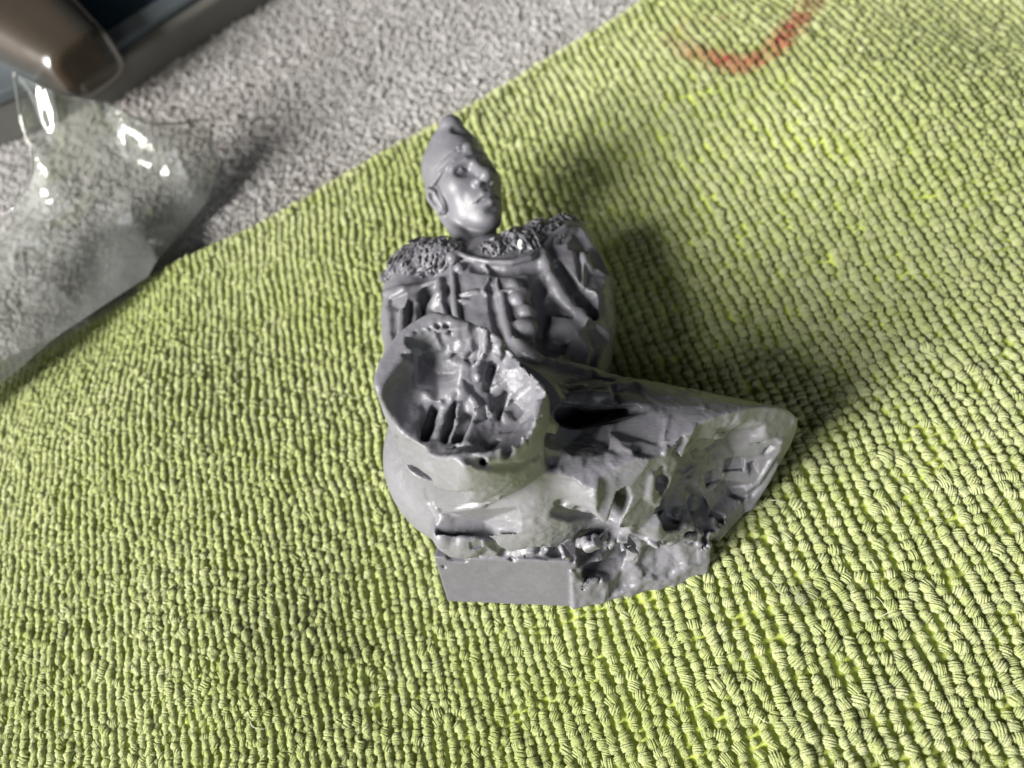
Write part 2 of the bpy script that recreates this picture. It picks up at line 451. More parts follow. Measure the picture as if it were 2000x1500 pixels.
# --- jacket hem flaring over the left hip
B.add(tube([(5.87, -8.06, 13.5), (10.93, -9.51, 13.5), (16.34, -10.78, 12.5)], [2.6, 2.4, 1.6]), 0.8, HEM)
B.cut(tube([(8.77, -19.63, 26.92), (10.78, -15.91, 19.03), (13.81, -16.07, 19.7), (16.87, -15.61, 19.64)], [1.2, 1.2, 1.0, 0.5]), 0.25)
B.cut(tube([(8.4, -17.72, 23.02), (10.55, -15.16, 17.4), (13.55, -15.31, 18.07), (15.78, -15.4, 18.95)], [1.3, 1.3, 1.0, 0.5]), 0.2)
B.cut(tube([(8.06, -15.77, 19.2), (10.19, -14.18, 15.45), (13.17, -14.41, 16.18), (15.01, -14.76, 17.48)], [1.3, 1.3, 1.0, 0.5]), 0.2)
B.cut(tube([(7.81, -14.19, 16.08), (9.81, -13.18, 13.46), (12.66, -13.37, 14.14)], [1.3, 1.2, 0.9]), 0.2)
B.add(tube([(9.71, -13.17, 18.45), (11.79, -13.69, 18.86), (13.32, -13.58, 18.85)], [0.5, 0.7, 0.4]), 0.5, HEM)
B.cut(tube([(13.62, -11.76, 18.01), (14.02, -14.6, 19.21)], [0.25, 0.35]), 0.2)

# --- stump of the right thigh: hollowed with a burr
def groove(a, b, r, k=0.1):
    a, b = np.array(a), np.array(b)
    j = tr.normal(size=3) * r * 0.35
    B.cut(tube([a, a * 0.72 + b * 0.28 + j, a * 0.3 + b * 0.7 - j * 0.6, b], [r * 0.35, r, r * 0.85, r * 0.25]), k)
def ridge(a, b, r, part, k=0.3):
    a, b = np.array(a), np.array(b)
    j = tr.normal(size=3) * r * 0.3
    B.add(tube([a, a * 0.6 + b * 0.4 + j, b], [r * 0.6, r, r * 0.5]), k, part)
B.cut(half((1.89, -13.11, 31), (0.38, 0.91, 0.12), (-4, -20, 22), (14, -6, 37)), 0.6)
B.cut(half((5.97, -16.42, 30.5), (0.78, 0.62, 0.12), (0, -26, 22), (14, -6, 37)), 0.6)
B.cut(half((-4.95, -21.13, 29), (-0.62, -0.76, 0.15), (-12, -33, 23), (4, -14, 37)), 0.6)
B.cut(ell((1.22, -20.18, 31.6), (6.4, 5.9, 3.2)), 0.5)
B.cut(ell((-1.42, -20.82, 29.8), (4.6, 4.4, 3.6)), 0.7)
B.cut(ell((3.22, -20.35, 29.5), (4.4, 4.6, 3.6)), 0.5)
B.add(ell((-1.33, -17.19, 27.04), (3.0, 1.5, 1.0)), 0.4, THIGH_R)

for a, b, r in (((-3.06, -14.18, 32.02), (-0.32, -16.02, 29.45), 0.5), ((-3.75, -15.13, 32.03), (-0.91, -16.38, 29.2), 0.5), ((-4.13, -16.29, 31.86), (-1.74, -16.37, 29.27), 0.35), ((-1.85, -13.72, 32.21), (0.18, -15.36, 29.82), 0.4),
                ((-3.22, -18.82, 26.92), (-2.13, -21.82, 26.27), 0.8), ((-1.11, -18.24, 27.6), (-0.33, -22.36, 26.58), 0.65), ((0.1, -18.05, 27.8), (0.98, -22.7, 26.94), 0.75), ((2.73, -15.67, 29.65), (3.22, -17.47, 26.58), 0.7),
                ((3.38, -17.4, 26.72), (4.63, -20.03, 26.1), 0.6), ((5.91, -17.21, 27.97), (5.52, -20.24, 26.41), 0.5), ((4.69, -15.69, 30.33), (4.87, -17.1, 27.27), 0.45), ((7.07, -19.37, 27.95), (7.37, -22.5, 30.17), 0.5),
                ((4.64, -22.61, 26.6), (7.13, -23.28, 29.83), 0.6), ((1.44, -22.35, 26.61), (3.04, -22.91, 26.42), 0.6), ((1.15, -14.34, 31.46), (1.49, -15.29, 29.84), 0.4), ((2.16, -14.57, 30.67), (2.38, -15.66, 29.5), 0.4),
                ((0.67, -16.86, 28.28), (2.28, -18.43, 26.27), 0.45), ((-2.9, -17.11, 28.11), (-0.98, -16.88, 28.29), 0.35), ((3.47, -15.39, 29.99), (3.81, -16.55, 27.52), 0.35), ((5.17, -16.36, 28.82), (5.44, -17.99, 27.09), 0.35),
                ((-0.43, -13.37, 32.04), (0.17, -14.37, 31.2), 0.3), ((6.54, -17.23, 29.23), (6.47, -18.42, 27.72), 0.3), ((-1.85, -18.62, 26.92), (-1.41, -21.44, 26.27), 0.3)):
    groove(a, b, r)
for c, hl, hw, dp in (((-2.81, -20.15, 25.73), 1.8, 0.42, 1.4), ((-0.86, -20.11, 26.08), 2.1, 0.30, 1.0), ((0.59, -20.69, 26.26), 1.8, 0.45, 1.4), ((2.93, -16.21, 27.49), 1.3, 0.40, 1.0), ((3.83, -18.3, 25.73), 1.5, 0.32, 0.8)):
    q = tr.normal() * 0.16                                       # slots where the blade went in
    B.cut(rbox(c, (hw, hl, dp), frame((0.25 + tr.normal() * 0.15, -0.2, 1.0), (0.14 + q, 1, 0)), 0.2), 0.25)
    B.cut(ell(np.array(c) + tr.normal(size=3) * 0.5, (hw * 1.6, hl * 0.6, dp * 0.6)), 0.3)
for i in range(12):                                              # flutes the burr left down the wall
    an = math.radians(-75 + i * 18 + tr.uniform(-7, 7))
    c = np.array((1.25, -19.87, 31)) + np.array((6.9 * math.cos(an), 6.8 * math.sin(an), 1.1 * math.sin(an)))
    dn = c + np.array((-2.6 * math.cos(an), -2.6 * math.sin(an), -tr.uniform(3.0, 4.6)))
    groove(c + np.array((0.3 * math.cos(an), 0.3 * math.sin(an), 0.6)), dn, tr.uniform(0.35, 0.62))
for a, b, r in (((-3.42, -17.3, 28.28), (-0.48, -16.79, 28.45), 0.5), ((1.29, -17.98, 26.95), (2.57, -20.37, 25.92), 0.4),
                ((1.17, -15.53, 29.57), (1.69, -16.71, 27.52), 0.35), ((-0.3, -15.61, 29.66), (1.3, -16.03, 29.33), 0.45), ((4.97, -20.77, 26.27), (6.41, -19.59, 27.04), 0.4)):
    ridge(a, b, r, THIGH_R)
for c, r in (((2.06, -16.65, 28.01), 0.32), ((1.85, -16.54, 28.37), 0.25), ((2.38, -16.44, 26.75), 0.3), ((-2.18, -17.29, 29.05), 0.35), ((2.26, -22.41, 26.1), 0.4)):
    B.add(ell(c, (r, r * 0.7, r * 1.3), frame(tr.normal(size=3), (0.1, 1, 0.2))), 0.2, THIGH_R)
# nicks where the burr ran over the right half of the rim
for i in range(14):
    an = math.radians(tr.uniform(-50, 130))
    c = np.array((1.25, -19.87, 31)) + np.array((6.95 * math.cos(an), 6.85 * math.sin(an), 1.15 * math.sin(an) + 0.25))
    inw = -np.array((math.cos(an), math.sin(an), 0.9)) * tr.uniform(1.0, 2.6)
    groove(c + (0, 0, 0.3), c + inw, tr.uniform(0.18, 0.42))
# crease where the thigh folds into the seat
B.cut(tube([(1.72, -25.63, 30.08), (3.8, -25.93, 28.44), (5.95, -24.57, 25.78), (7.36, -23.05, 24.8)], [0.3, 0.55, 0.5, 0.3]), 0.5)
B.cut(tube([(8.32, -21.2, 25.59), (8.15, -21.79, 22.74), (8.12, -22.32, 20.63)], [1.1, 0.9, 0.5]), 0.4)

# --- hollowed end of the left thigh
_LF = frame(_n if _n[2] > 0 else -_n, (0, 1, 0))
B.cut(ell((24.61, -20.02, 11.8), (7.2, 6.0, 2.8), _LF), 0.4)
B.cut(ell((20.23, -21.13, 12.03), (3.4, 4.6, 2.0), _LF), 0.5)
for a, b, r in (((18.04, -21.17, 17.59), (18.07, -22.59, 14.85), 0.9), ((19.25, -19.92, 18.59), (20.89, -18.92, 10.65), 0.55), ((20.97, -18.25, 15.94), (22.36, -18.59, 10.58), 0.55),
                ((18.41, -22.55, 8.9), (22.13, -23.46, 7.06), 0.5), ((26.02, -19.1, 6.48), (27.59, -18.08, 6.76), 0.6), ((27.66, -18.97, 4.33), (28.87, -17.74, 5.94), 0.5), ((26.4, -16.83, 9.24), (28.37, -16.7, 8.85), 0.4),
                ((28.15, -15.76, 11.14), (29.89, -15.7, 11.13), 0.5), ((23.38, -21.32, 6.62), (26.23, -19.77, 5.72), 0.45), ((20.38, -24.28, 8.24), (22.46, -23.85, 6.03), 0.7), ((23.72, -22.62, 6.02), (24.78, -20.8, 6), 0.5),
                ((24.95, -16.49, 11.64), (26.13, -17.4, 8.59), 0.4), ((23.07, -17.57, 11.58), (23.92, -18.93, 8.19), 0.4)):
    groove(a, b, r, 0.12)
for a, b, r in (((30.4, -16.03, 7.33), (28.04, -18.92, 3.21), 0.5), ((28.04, -18.92, 3.21), (23.88, -23.18, 4.2), 0.55), ((12.79, -18.76, 19.97), (17.09, -19.11, 19.27), 0.5), ((17.09, -19.11, 19.27), (20.74, -17.95, 19.3), 0.6), ((20.74, -17.95, 19.3), (25.41, -15.87, 13.14), 0.5),
                ((17.14, -21.99, 17.68), (16.82, -24.03, 13.88), 0.45), ((16.91, -24.03, 13.88), (17.44, -25.22, 8.96), 0.5), ((14.03, -23.86, 18.28), (16.61, -21.48, 19.42), 0.35), ((14.96, -18.19, 19.47), (15.92, -18.41, 19.29), 0.5), ((29.26, -15.52, 10.6), (30.61, -15.19, 10.78), 0.5)):
    ridge(a, b, r, THIGH_L, 0.45)
for c, r in (((20.57, -18.79, 11.25), 0.35), ((22.37, -18.62, 10.4), 0.3), ((18.47, -20.09, 19.2), 0.4), ((15.92, -18.65, 19.73), 0.45), ((19.48, -21.99, 8.85), 0.4)):
    B.add(ell(c, (r, r * 0.6, r * 1.3), frame(tr.normal(size=3), (0.1, 1, 0.2))), 0.25, THIGH_L)
# --- torn lip between thigh and seat
for a, b, r in (((8.45, -22.36, 20.13), (10.39, -22.84, 20.49), 0.6), ((10.39, -22.84, 20.49), (11.06, -23.69, 20.04), 0.45), ((7.14, -23.05, 21.13), (8.45, -22.36, 20.13), 0.4)):
    B.add(tube([a, b], [r, r * 0.8]), 0.5, HIPS)
# --- seat: sanded facets, slot, gouges
B.cut(half((3.54, -26.04, 15.58), (-0.12, -0.86, 0.50), (-7, -33, 5), (16, -20, 20)), 0.8)
B.cut(tube([(7.97, -24.83, 16.27), (9.39, -24.46, 14.54), (11.29, -23.82, 12.87), (14.16, -24.98, 16.32)], [0.65, 0.75, 0.65, 0.4]), 0.12)
B.cut(ell((8.44, -24.23, 17.07), (0.7, 0.35, 0.6)), 0.1)
B.cut(ell((10.14, -24.36, 15.66), (0.65, 0.4, 0.8)), 0.1)
B.cut(tube([(-2.49, -25.22, 21.6), (-0.73, -25.69, 21.77), (0.99, -26.27, 24.12)], [0.6, 0.9, 0.4]), 0.4)
B.cut(tube([(-3.54, -24.54, 15.89), (-1.42, -25.35, 15.13), (0.67, -26.37, 13.55), (2.29, -27.09, 10.64)], [0.5, 0.6, 0.55, 0.7]), 0.25)
B.add(tube([(-1.43, -24.75, 16.54), (0.79, -24.45, 17.61), (3.34, -25.72, 21.97)], [0.3, 0.35, 0.2]), 0.5, HIPS)
B.add(ell((-1.8, -25.99, 11.78), (2.9, 1.5, 2.4)), 0.3, SHARD)
B.add(ell((-3.68, -25.01, 13.29), (1.5, 2.2, 1.8)), 0.5, HIPS)
B.cut(tube([(-4.58, -23.52, 21.75), (-5.06, -23.56, 15.84), (-4.18, -25.65, 14.94)], [0.35, 0.4, 0.35]), 0.4)
# --- seat block under the hips
B.add(rbox((2.0, -24.6, 4.6), (7.5, 4.0, 3.9), frame((0.0, 0.34, 1.0), (0.05, 1, 0)), 0.22), 0, BLOCK)
B.cut(tube([(-3.76, -26.75, 9.4), (-2.52, -26.93, 9.26)], [0.6, 0.5]), 0.1)
B.cut(tube([(1.94, -26.76, 10.18), (4.99, -26.82, 11.27), (7.36, -26.15, 9.34)], [0.7, 0.9, 0.7]), 0.15)
# --- chips and shards to the right of the block
B.add(tube([(8.5, -19.5, 4.5), (19.0, -20.5, 4.5)], [4.2, 3.6]), 0.5, HIPS)
B.add(rbox((14.74, -24.48, 3.4), (7.6, 3.2, 2.9), frame((0.05, 0.42, 1.0), (-0.27, 1, 0)), 0.2), 0.3, SHARD)
for a, b, r in (((9.34, -25.38, 7.93), (11.67, -24.04, 6.51), 0.7), ((11.67, -24.04, 6.51), (15.28, -25.39, 13.38), 0.8), ((13.02, -23.43, 6.36), (13.81, -24.55, 6.72), 0.6)):
    ridge(a, b, r, SHARD, 0.4)
for c, hf, fz, up in (((13.27, -26.07, 7.4), (0.9, 1.6, 2.6), (0.65, 0.4, 1.0), (0.2, 1, 0.3)), ((16.07, -25.39, 7.4), (1.4, 1.2, 2.4), (0.5, 0.45, 1.0), (0.9, 1, 0.1)), ((19.27, -24.55, 5.6), (2.0, 1.3, 2.0), (0.15, 0.65, 1.0), (-0.5, 1, 0))):
    B.add(rbox(c, hf, frame(fz, up), 0.12), 0.5, SHARD)
for a, b, r in (((10.35, -25.79, 7.18), (9.55, -28.9, 5.34), 0.5), ((12.85, -25.91, 8.49), (11.16, -28.64, 5.36), 0.5), ((16.3, -25.57, 9.67), (14.76, -27.71, 4.59), 0.5), ((18.25, -25.32, 8.62), (17.67, -26.75, 3.96), 0.5), ((11.43, -27.28, 7.8), (10.24, -28.58, 6.02), 0.35), ((13.97, -27.12, 8.81), (12.66, -28.44, 5.56), 0.45), ((19.83, -25.19, 7.02), (19.15, -26.56, 5.49), 0.45), ((17.17, -26.54, 8.58), (16.38, -27.09, 4.36), 0.3)):
    groove(a, b, r)
for a, b, r in (((15.41, -25.95, 9.26), (14.19, -27.67, 4.82), 0.45), ((17.72, -25.68, 9.59), (18.18, -27, 5.68), 0.5), ((11.95, -26.04, 7.36), (11.28, -28.15, 5.52), 0.35), ((9.6, -24.87, 10.95), (11.97, -23.04, 6.88), 0.5), ((13.12, -26.07, 15.21), (14.25, -25.47, 12.29), 0.45), ((20.09, -25.04, 7.35), (19.81, -26.18, 5.18), 0.35)):
    groove(a, b, r)
for _ in range(8):
    px = tr.random(); q = np.array((5.8, -26.35, 9.5)) * (1 - px) + np.array((15.47, -25.07, 10.5)) * px + tr.normal(size=3) * 0.55
    B.add(rbox(q, tr.uniform(0.25, 0.75, 3), frame(tr.normal(size=3), (0.1, 1, 0.2)), 0.08), 0.1, SHARD)

# --- knife-cut facets and chips over the worked lower half
def facet(p, R, depth, tilt):
    p = np.array(p); i = np.clip(np.rint((p - B.lo) / B.h).astype(int), 2, B.n - 3)
    n = np.array([B.f[i[0]+2, i[1], i[2]] - B.f[i[0]-2, i[1], i[2]], B.f[i[0], i[1]+2, i[2]] - B.f[i[0], i[1]-2, i[2]], B.f[i[0], i[1], i[2]+2] - B.f[i[0], i[1], i[2]-2]])
    n = n / (np.linalg.norm(n) + 1e-6) + tr.normal(size=3) * tilt
    n /= np.linalg.norm(n); q = p - n * depth
    a = np.cross(n, tr.normal(size=3)); a /= np.linalg.norm(a); b = np.cross(n, a)
    wa, wb, sh = R * tr.uniform(0.55, 1.0), R * tr.uniform(0.55, 1.0), tr.uniform(-0.5, 0.5)
    def fn(X, Y, Z):
        x, y, z = X - p[0], Y - p[1], Z - p[2]
        u = a[0]*x + a[1]*y + a[2]*z; v = b[0]*x + b[1]*y + b[2]*z; w = n[0]*x + n[1]*y + n[2]*z
        h = w + depth
        # a blade stroke: flat floor, edges that climb at a slant
        return np.maximum(np.maximum(-h, np.abs(w) - 1.6), np.maximum(np.abs(u + sh * v) - wa, np.abs(v) - wb) * 0.8 - h * 0.9)
    B.cut((fn, p - R, p + R), 0.05)
for p, R, dp in (((-4.22, -22.31, 26.36), 3.0, 0.25), ((-1.3, -24.54, 26.89), 3.2, 0.2), ((2.32, -26.4, 28.54), 2.4, 0.15), ((-3.69, -24.38, 21.64), 2.6, 0.3), ((-5.35, -22.15, 22.25), 2.8, 0.25), 
                 ((0.16, -24.88, 16.78), 3.6, 0.12), 
                 ((9.94, -19.65, 20.83), 2.6, 0.3), ((11.94, -20.71, 20.65), 3.2, 0.3), ((13.81, -21.81, 20.62), 3.0, 0.35), ((11.43, -23.22, 20.45), 2.6, 0.3), ((15.12, -23.15, 18.96), 3.2, 0.4), ((15.69, -21.27, 20.46), 2.6, 0.3), ((18.63, -18.88, 19.77), 2.4, 0.35),
                 ((16.32, -16.96, 19.45), 2.2, 0.25), ((20.6, -17.78, 19.61), 2.4, 0.3), ((23.6, -16.88, 18.25), 2.4, 0.3), ((26.49, -15.53, 13.97), 2.2, 0.3), ((14, -24.66, 15.54), 2.0, 0.3), ((15.9, -24.71, 14.03), 2.2, 0.35), ((20.78, -18.13, 12.63), 1.8, 0.35), ((24.02, -17.24, 10.6), 2.4, 0.4),
                 ((26.8, -17.72, 7.7), 2.4, 0.4), ((28.31, -16.02, 10.25), 2.0, 0.4), ((22.88, -20.12, 8.06), 2.2, 0.4), ((25.13, -20.24, 5.5), 2.0, 0.4), ((21.16, -21.95, 8.41), 1.8, 0.35), ((26.25, -20.46, 4.56), 1.8, 0.35), ((29.39, -16.67, 9.09), 1.6, 0.35), ((-1.6, -15.18, 29.96), 1.6, 0.3),
                 ((0.78, -14.91, 30.16), 1.6, 0.3), ((5.12, -16.89, 27.77), 1.6, 0.3), ((5.96, -18.92, 26.63), 1.5, 0.3), ((4.15, -21.67, 26.1), 1.6, 0.3), ((0.66, -16.38, 29.08), 1.4, 0.3), ((-0.93, -17.22, 27.94), 1.8, 0.25), ((12.05, -26.41, 7.33), 1.6, 0.35),
                 ((14.15, -27.29, 8.22), 1.6, 0.35), ((16.23, -26.43, 7.23), 1.6, 0.35), ((18.36, -25.64, 6.48), 1.8, 0.35), ((20.48, -25.38, 5.7), 1.6, 0.35), ((10.35, -27.94, 7.38), 1.6, 0.3), ((12.18, -27.94, 7.33), 1.8, 0.4), ((15.01, -27.14, 5.19), 2.0, 0.45), ((17.71, -26.06, 4.88), 1.8, 0.4), ((20.09, -26.01, 4.98), 1.6, 0.4), ((13.71, -27.94, 6.48), 1.4, 0.35)):
    facet(p, R, dp, 0.10)
for p, R, dp in (((10.95, 10.69, 11.82), 2.0, 0.3), ((12.23, 7.26, 10.97), 2.0, 0.3), ((11.45, 3.32, 11.11), 1.8, 0.3), ((9.03, 13.52, 11.65), 1.8, 0.3), ((11.71, -1.27, 11.29), 2.0, 0.35), ((9.72, -3.97, 12.31), 2.0, 0.35), ((8, -1.4, 12.85), 1.8, 0.3), ((7.24, -4.62, 13.51), 1.6, 0.3),
                 ((-13.35, 3.96, 12.15), 1.2, 0.15), ((11.19, -10.85, 17.23), 2.0, 0.25), ((15.34, -13.62, 18.95), 2.0, 0.25)):
    facet(p, R, dp, 0.12)
for p in ((-4.82, -27.32, 7.89), (8.86, -27.23, 9.6), (2.65, -27.09, 9.55)):
    B.cut(rbox(p, tr.uniform(0.15, 0.45, 3), frame(tr.normal(size=3), (0.1, 1, 0.2)), 0.05), 0.15)
for p, w in (((21.85, -17.21, 13.05), 0.8), ((23.69, -18.07, 8.9), 1.1), ((25.78, -16.56, 8.73), 0.9), ((27.83, -16.82, 7.88), 0.8), ((26.31, -18.45, 4.99), 0.9), ((23.88, -21.21, 5.36), 0.9), ((20.93, -20.47, 7.22), 0.8), ((19.95, -19.3, 18.6), 0.6), ((29.36, -15.62, 9.61), 0.7), ((22.32, -23.73, 6.01), 0.8),
             ((17.92, -21.81, 9.85), 0.8), ((1.48, -15.37, 29.3), 0.6), ((3.52, -16.38, 27.26), 0.7), ((5.04, -18.79, 25.75), 0.7), ((6.94, -23.26, 29.99), 0.6), ((3.12, -22.37, 25.76), 0.7), ((0.07, -15.31, 29.33), 0.6), ((2.1, -19.47, 26.24), 0.7), ((0.62, -22.89, 26.93), 0.6), ((10.72, -25.69, 12.32), 0.7),
             ((12.66, -25.94, 10.78), 0.7), ((7.99, -25.73, 10.4), 0.7), ((5.85, -26.58, 9.85), 0.6), ((14.67, -24.58, 8.55), 0.6), ((-0.4, -26.91, 13.19), 0.5), ((-4.34, -23.86, 16.51), 0.6)):
    B.cut(rbox(p, np.array((w, w * tr.uniform(0.5, 1.4), w * 0.5)), frame(np.array((0.1, -0.5, 0.8)) + tr.normal(size=3) * 0.45, (tr.normal(), 1, tr.normal())), 0.06), 0.06)

# ---------------------------------------------------------------- head and cap (finer grid), human centimetres in the head's own frame
HC = np.array((-5.9, 24.48, 11.8)); HS = 0.66
HM = np.array([[0.771972, 0.49279, -0.401519], [-0.284837, 0.832867, 0.474553], [0.568266, -0.251974, 0.783315]])
HEAD, CAP, BADGE, EAR, EAR2 = 1, 2, 3, 4, 5
HLO, HHI = HC - np.array((12, 15, 12)), HC + np.array((13, 16, 12))
H = Vol(HLO, HHI, 0.11)
def hp(p): return HC + HS * (np.array(p, float) @ HM)
def hell(c, r): return ell(hp(c), np.array(r) * HS, HM)
def htube(pts, rad): return tube([hp(p) for p in pts], [x * HS for x in rad] if hasattr(rad, '__len__') else [rad * HS] * len(pts))
H.add(hell((0, 2.5, -1.2), (6.3, 9.0, 8.2)), 0, HEAD)
H.add(hell((0, -3.4, 1.6), (5.05, 8.2, 6.6)), 1.2, HEAD)
for sx in (-1, 1):
    H.add(hell((sx * 3.5, -1.3, 4.0), (2.4, 2.6, 2.5)), 1.8, HEAD)
    H.add(hell((sx * 3.1, -6.4, 1.2), (1.9, 2.8, 3.4)), 1.6, HEAD)
H.add(hell((0, -9.6, 5.0), (2.5, 2.0, 2.3)), 1.8, HEAD)
H.add(hell((0, -5.8, 5.8), (2.8, 2.4, 2.0)), 1.2, HEAD)
H.add(htube([(-3.9, 2.0, 5.4), (-1.5, 2.3, 6.9), (0, 2.1, 7.0), (1.5, 2.3, 6.9), (3.9, 2.0, 5.4)], [0.7, 0.85, 0.8, 0.85, 0.7]), 0.8, HEAD)
for sx in (-1, 1):
    H.cut(hell((sx * 2.8, 0.5, 7.6), (1.9, 1.25, 1.9)), 0.7)
    H.add(hell((sx * 2.7, 0.35, 5.0), (1.25, 0.85, 1.15)), 0.3, HEAD)
    H.add(htube([(sx * 1.5, 0.3, 5.7), (sx * 2.7, 1.0, 6.2), (sx * 4.0, 0.3, 5.2)], [0.2, 0.3, 0.2]), 0.3, HEAD)
H.add(htube([(0, 1.8, 6.9), (0, -0.6, 8.5), (0, -2.3, 9.9)], [0.8, 1.0, 1.35]), 0.5, HEAD)
for sx in (-1, 1):
    H.add(hell((sx * 1.4, -2.9, 8.3), (1.0, 0.95, 1.3)), 0.4, HEAD)
    H.cut(hell((sx * 0.85, -3.8, 9.0), (0.5, 0.55, 0.7)), 0.12)
H.add(htube([(-2.5, -6.1, 6.6), (-1.0, -5.4, 8.1), (0, -5.5, 8.3), (1.0, -5.4, 8.1), (2.5, -6.1, 6.6)], [0.4, 0.75, 0.7, 0.75, 0.4]), 0.35, HEAD)
H.add(htube([(-2.1, -6.8, 6.6), (0, -7.2, 8.0), (2.1, -6.8, 6.6)], [0.45, 0.9, 0.45]), 0.35, HEAD)
H.cut(htube([(-2.7, -6.4, 6.7), (-1.1, -6.25, 8.4), (0, -6.35, 8.7), (1.1, -6.25, 8.4), (2.7, -6.4, 6.7)], 0.22), 0.15)
H.cut(hell((0, -8.6, 8.2), (1.5, 0.5, 0.8)), 0.6)
H.cut(htube([(0, -3.9, 8.6), (0, -4.7, 8.7)], 0.2), 0.35)
for sx in (-1, 1):
    H.add(hell((sx * 6.2, -2.2, 0.2), (1.1, 3.0, 1.9)), 0.3, EAR if sx < 0 else EAR2)
    H.add(htube([(sx * 6.7, -4.2, 1.0), (sx * 7.4, -0.8, 1.1), (sx * 7.7, 0.5, -0.4), (sx * 7.5, -0.8, -1.8), (sx * 6.9, -4.4, -0.4)], [0.45, 0.45, 0.55, 0.5, 0.65]), 0.2, EAR if sx < 0 else EAR2)
    H.cut(hell((sx * 7.6, -1.9, 0.1), (0.8, 1.4, 0.8)), 0.15)
H.add(tube([hp((0, -5.0, -2.0)), hp((-0.2, -11.0, -1.0)), (-4.08, 14.85, 8)], [4.2 * HS, 4.2 * HS, 5.0 * HS]), 0.8, HEAD)
H.add(tube([hp((-4.9, -4.5, -2.5)), (-3.76, 12.28, 11.2)], [0.9, 0.9]), 0.8, HEAD)
H.add(tube([hp((4.7, -4.5, -2.5)), (-2.62, 12.18, 11.2)], [0.9, 0.8]), 0.8, HEAD)
# cap: close band reaching down to the ears, crown rising to a point, soft creases, badge
H2 = Vol(HLO, HHI, 0.11)
H2.add(hell((0.2, 2.6, -1.2), (6.75, 9.3, 8.75)), 0, CAP)
H2.add(htube([(0.0, 6.0, -1.0), (0.2, 9.2, 1.0), (0.3, 11.4, 2.4)], [5.5, 3.6, 2.1]), 1.6, CAP)
H2.add(hell((0.2, 12.2, 2.7), (1.8, 1.7, 1.8)), 1.4, CAP)
_bn = hp((0, 1, -0.34)) - HC
H2.cut(half(hp((0, 3.5, 7.5)), -_bn, HLO, HHI), 0.12)
H2.add(htube([(-6.9, 1.0, -0.3), (-5.9, 2.0, 3.4), (-3.4, 3.1, 6.0), (0, 3.7, 7.2), (3.4, 3.1, 6.0), (5.9, 2.0, 3.4), (6.9, 1.0, -0.3)], 0.46), 0.12, CAP)
H2.cut(htube([(-7.2, 3.0, 0.0), (-5.9, 4.2, 3.8), (-3.2, 5.2, 6.2), (0.2, 5.6, 7.4)], [0.2, 0.25, 0.25, 0.3]), 0.3)
H2.cut(htube([(-0.2, 9.8, 5.0), (1.4, 9.2, 5.4), (3.2, 8.2, 5.2)], [0.7, 0.9, 0.6]), 0.8)
H2.cut(htube([(2.4, 4.9, 7.0), (5.0, 5.4, 4.8), (6.6, 5.8, 1.4)], [0.4, 0.5, 0.4]), 0.5)
H2.add(hell((-0.3, 5.0, 7.6), (1.4, 0.9, 0.8)), 0.3, BADGE)
H2.add(hell((-1.8, 5.2, 7.1), (1.0, 0.5, 0.6)), 0.2, BADGE)
H2.cut(hell((-0.2, 6.2, 7.9), (0.8, 0.4, 0.6)), 0.2)
H2.cut(hell((-2.4, 4.2, 7.3), (0.9, 0.35, 0.5)), 0.2)
H.merge_from(H2)
del H2

# ---------------------------------------------------------------- meshes out of the volumes
FIG = empty('resin_figurine', (0, -8, 0), 'unpainted grey resin soldier figurine with cut-off thighs, lying on the lime cloth', 'figurine')

def split_parts(vol, names, disp, worn_fn):
    V, Q, lab = vol.mesh()
    N = vert_normals(V, Q)
    V = V + N * disp(V, N, lab)[:, None]
    N = vert_normals(V, Q)
    worn = worn_fn(V, N, lab)
    fl = np.sort(lab[Q], 1)[:, 1]
    out = {}
    for li, (name, label, *under) in names.items():
        q = Q[fl == li]
        if len(q) == 0: continue
        u, inv = np.unique(q, return_inverse=True)
        o = mesh_obj(name, V[u], inv.reshape(q.shape), RESIN, out[under[0]] if under else FIG, True, N[u], {'worn': worn[u]})
        if label: o['label'] = label
        out[li] = o
    return out

def body_disp(V, N, lab):
    d = 0.05 * vnoise(V, 1.6, 11, 3)
    rough = np.isin(lab, [THIGH_R, THIGH_L, HIPS, SHARD])
    inner = np.clip((vnoise(V, 3.0, 31, 2) + 0.15) * 2.2, 0, 1)
    d += rough * (0.15 * vnoise(V, 0.8, 21, 3)) * inner
    c1 = np.array((24.21, -19.82, 12)); c2 = np.array((0.73, -18.64, 29))
    m1 = np.clip(1.3 - np.linalg.norm((V - c1) / (8.0, 8.0, 7.0), axis=1), 0, 1)
    m2 = np.clip(1.3 - np.linalg.norm((V - c2) / (9.0, 9.0, 7.0), axis=1), 0, 1) * np.clip((V[:, 0] + 3.5) / 4, 0.1, 1)
    gouge = lambda P, sc, sd: 0.32 - np.abs(vnoise(P, sc, sd, 3))
    d += 0.55 * m1 * gouge(V * (0.8, 0.45, 0.8) + 50, 1.9, 23) + 0.2 * m1 * gouge(V, 1.0, 24)
    d += 0.4 * m2 * gouge(V * (1.0, 0.3, 0.3) + 50, 1.5, 27) + 0.10 * m2 * gouge(V, 0.9, 28)
    c3 = np.array((10.71, -24.76, 12)); m3 = np.clip(1.4 - np.linalg.norm((V - c3) / (7.0, 6.0, 6.0), axis=1), 0, 1)
    d += 0.28 * m3 * np.isin(lab, [HIPS, THIGH_L]) * gouge(V, 1.6, 29)
    d += (lab == SHARD) * (0.10 * vnoise(V, 0.8, 41, 3) + 0.5 * gouge(V * (1.0, 0.6, 0.5) + 9, 2.4, 43))
    d += np.isin(lab, [SLEEVE_L, SLEEVE_R, JACKET, HEM]) * 0.28 * vnoise(V, 2.6, 51, 3)
    return d
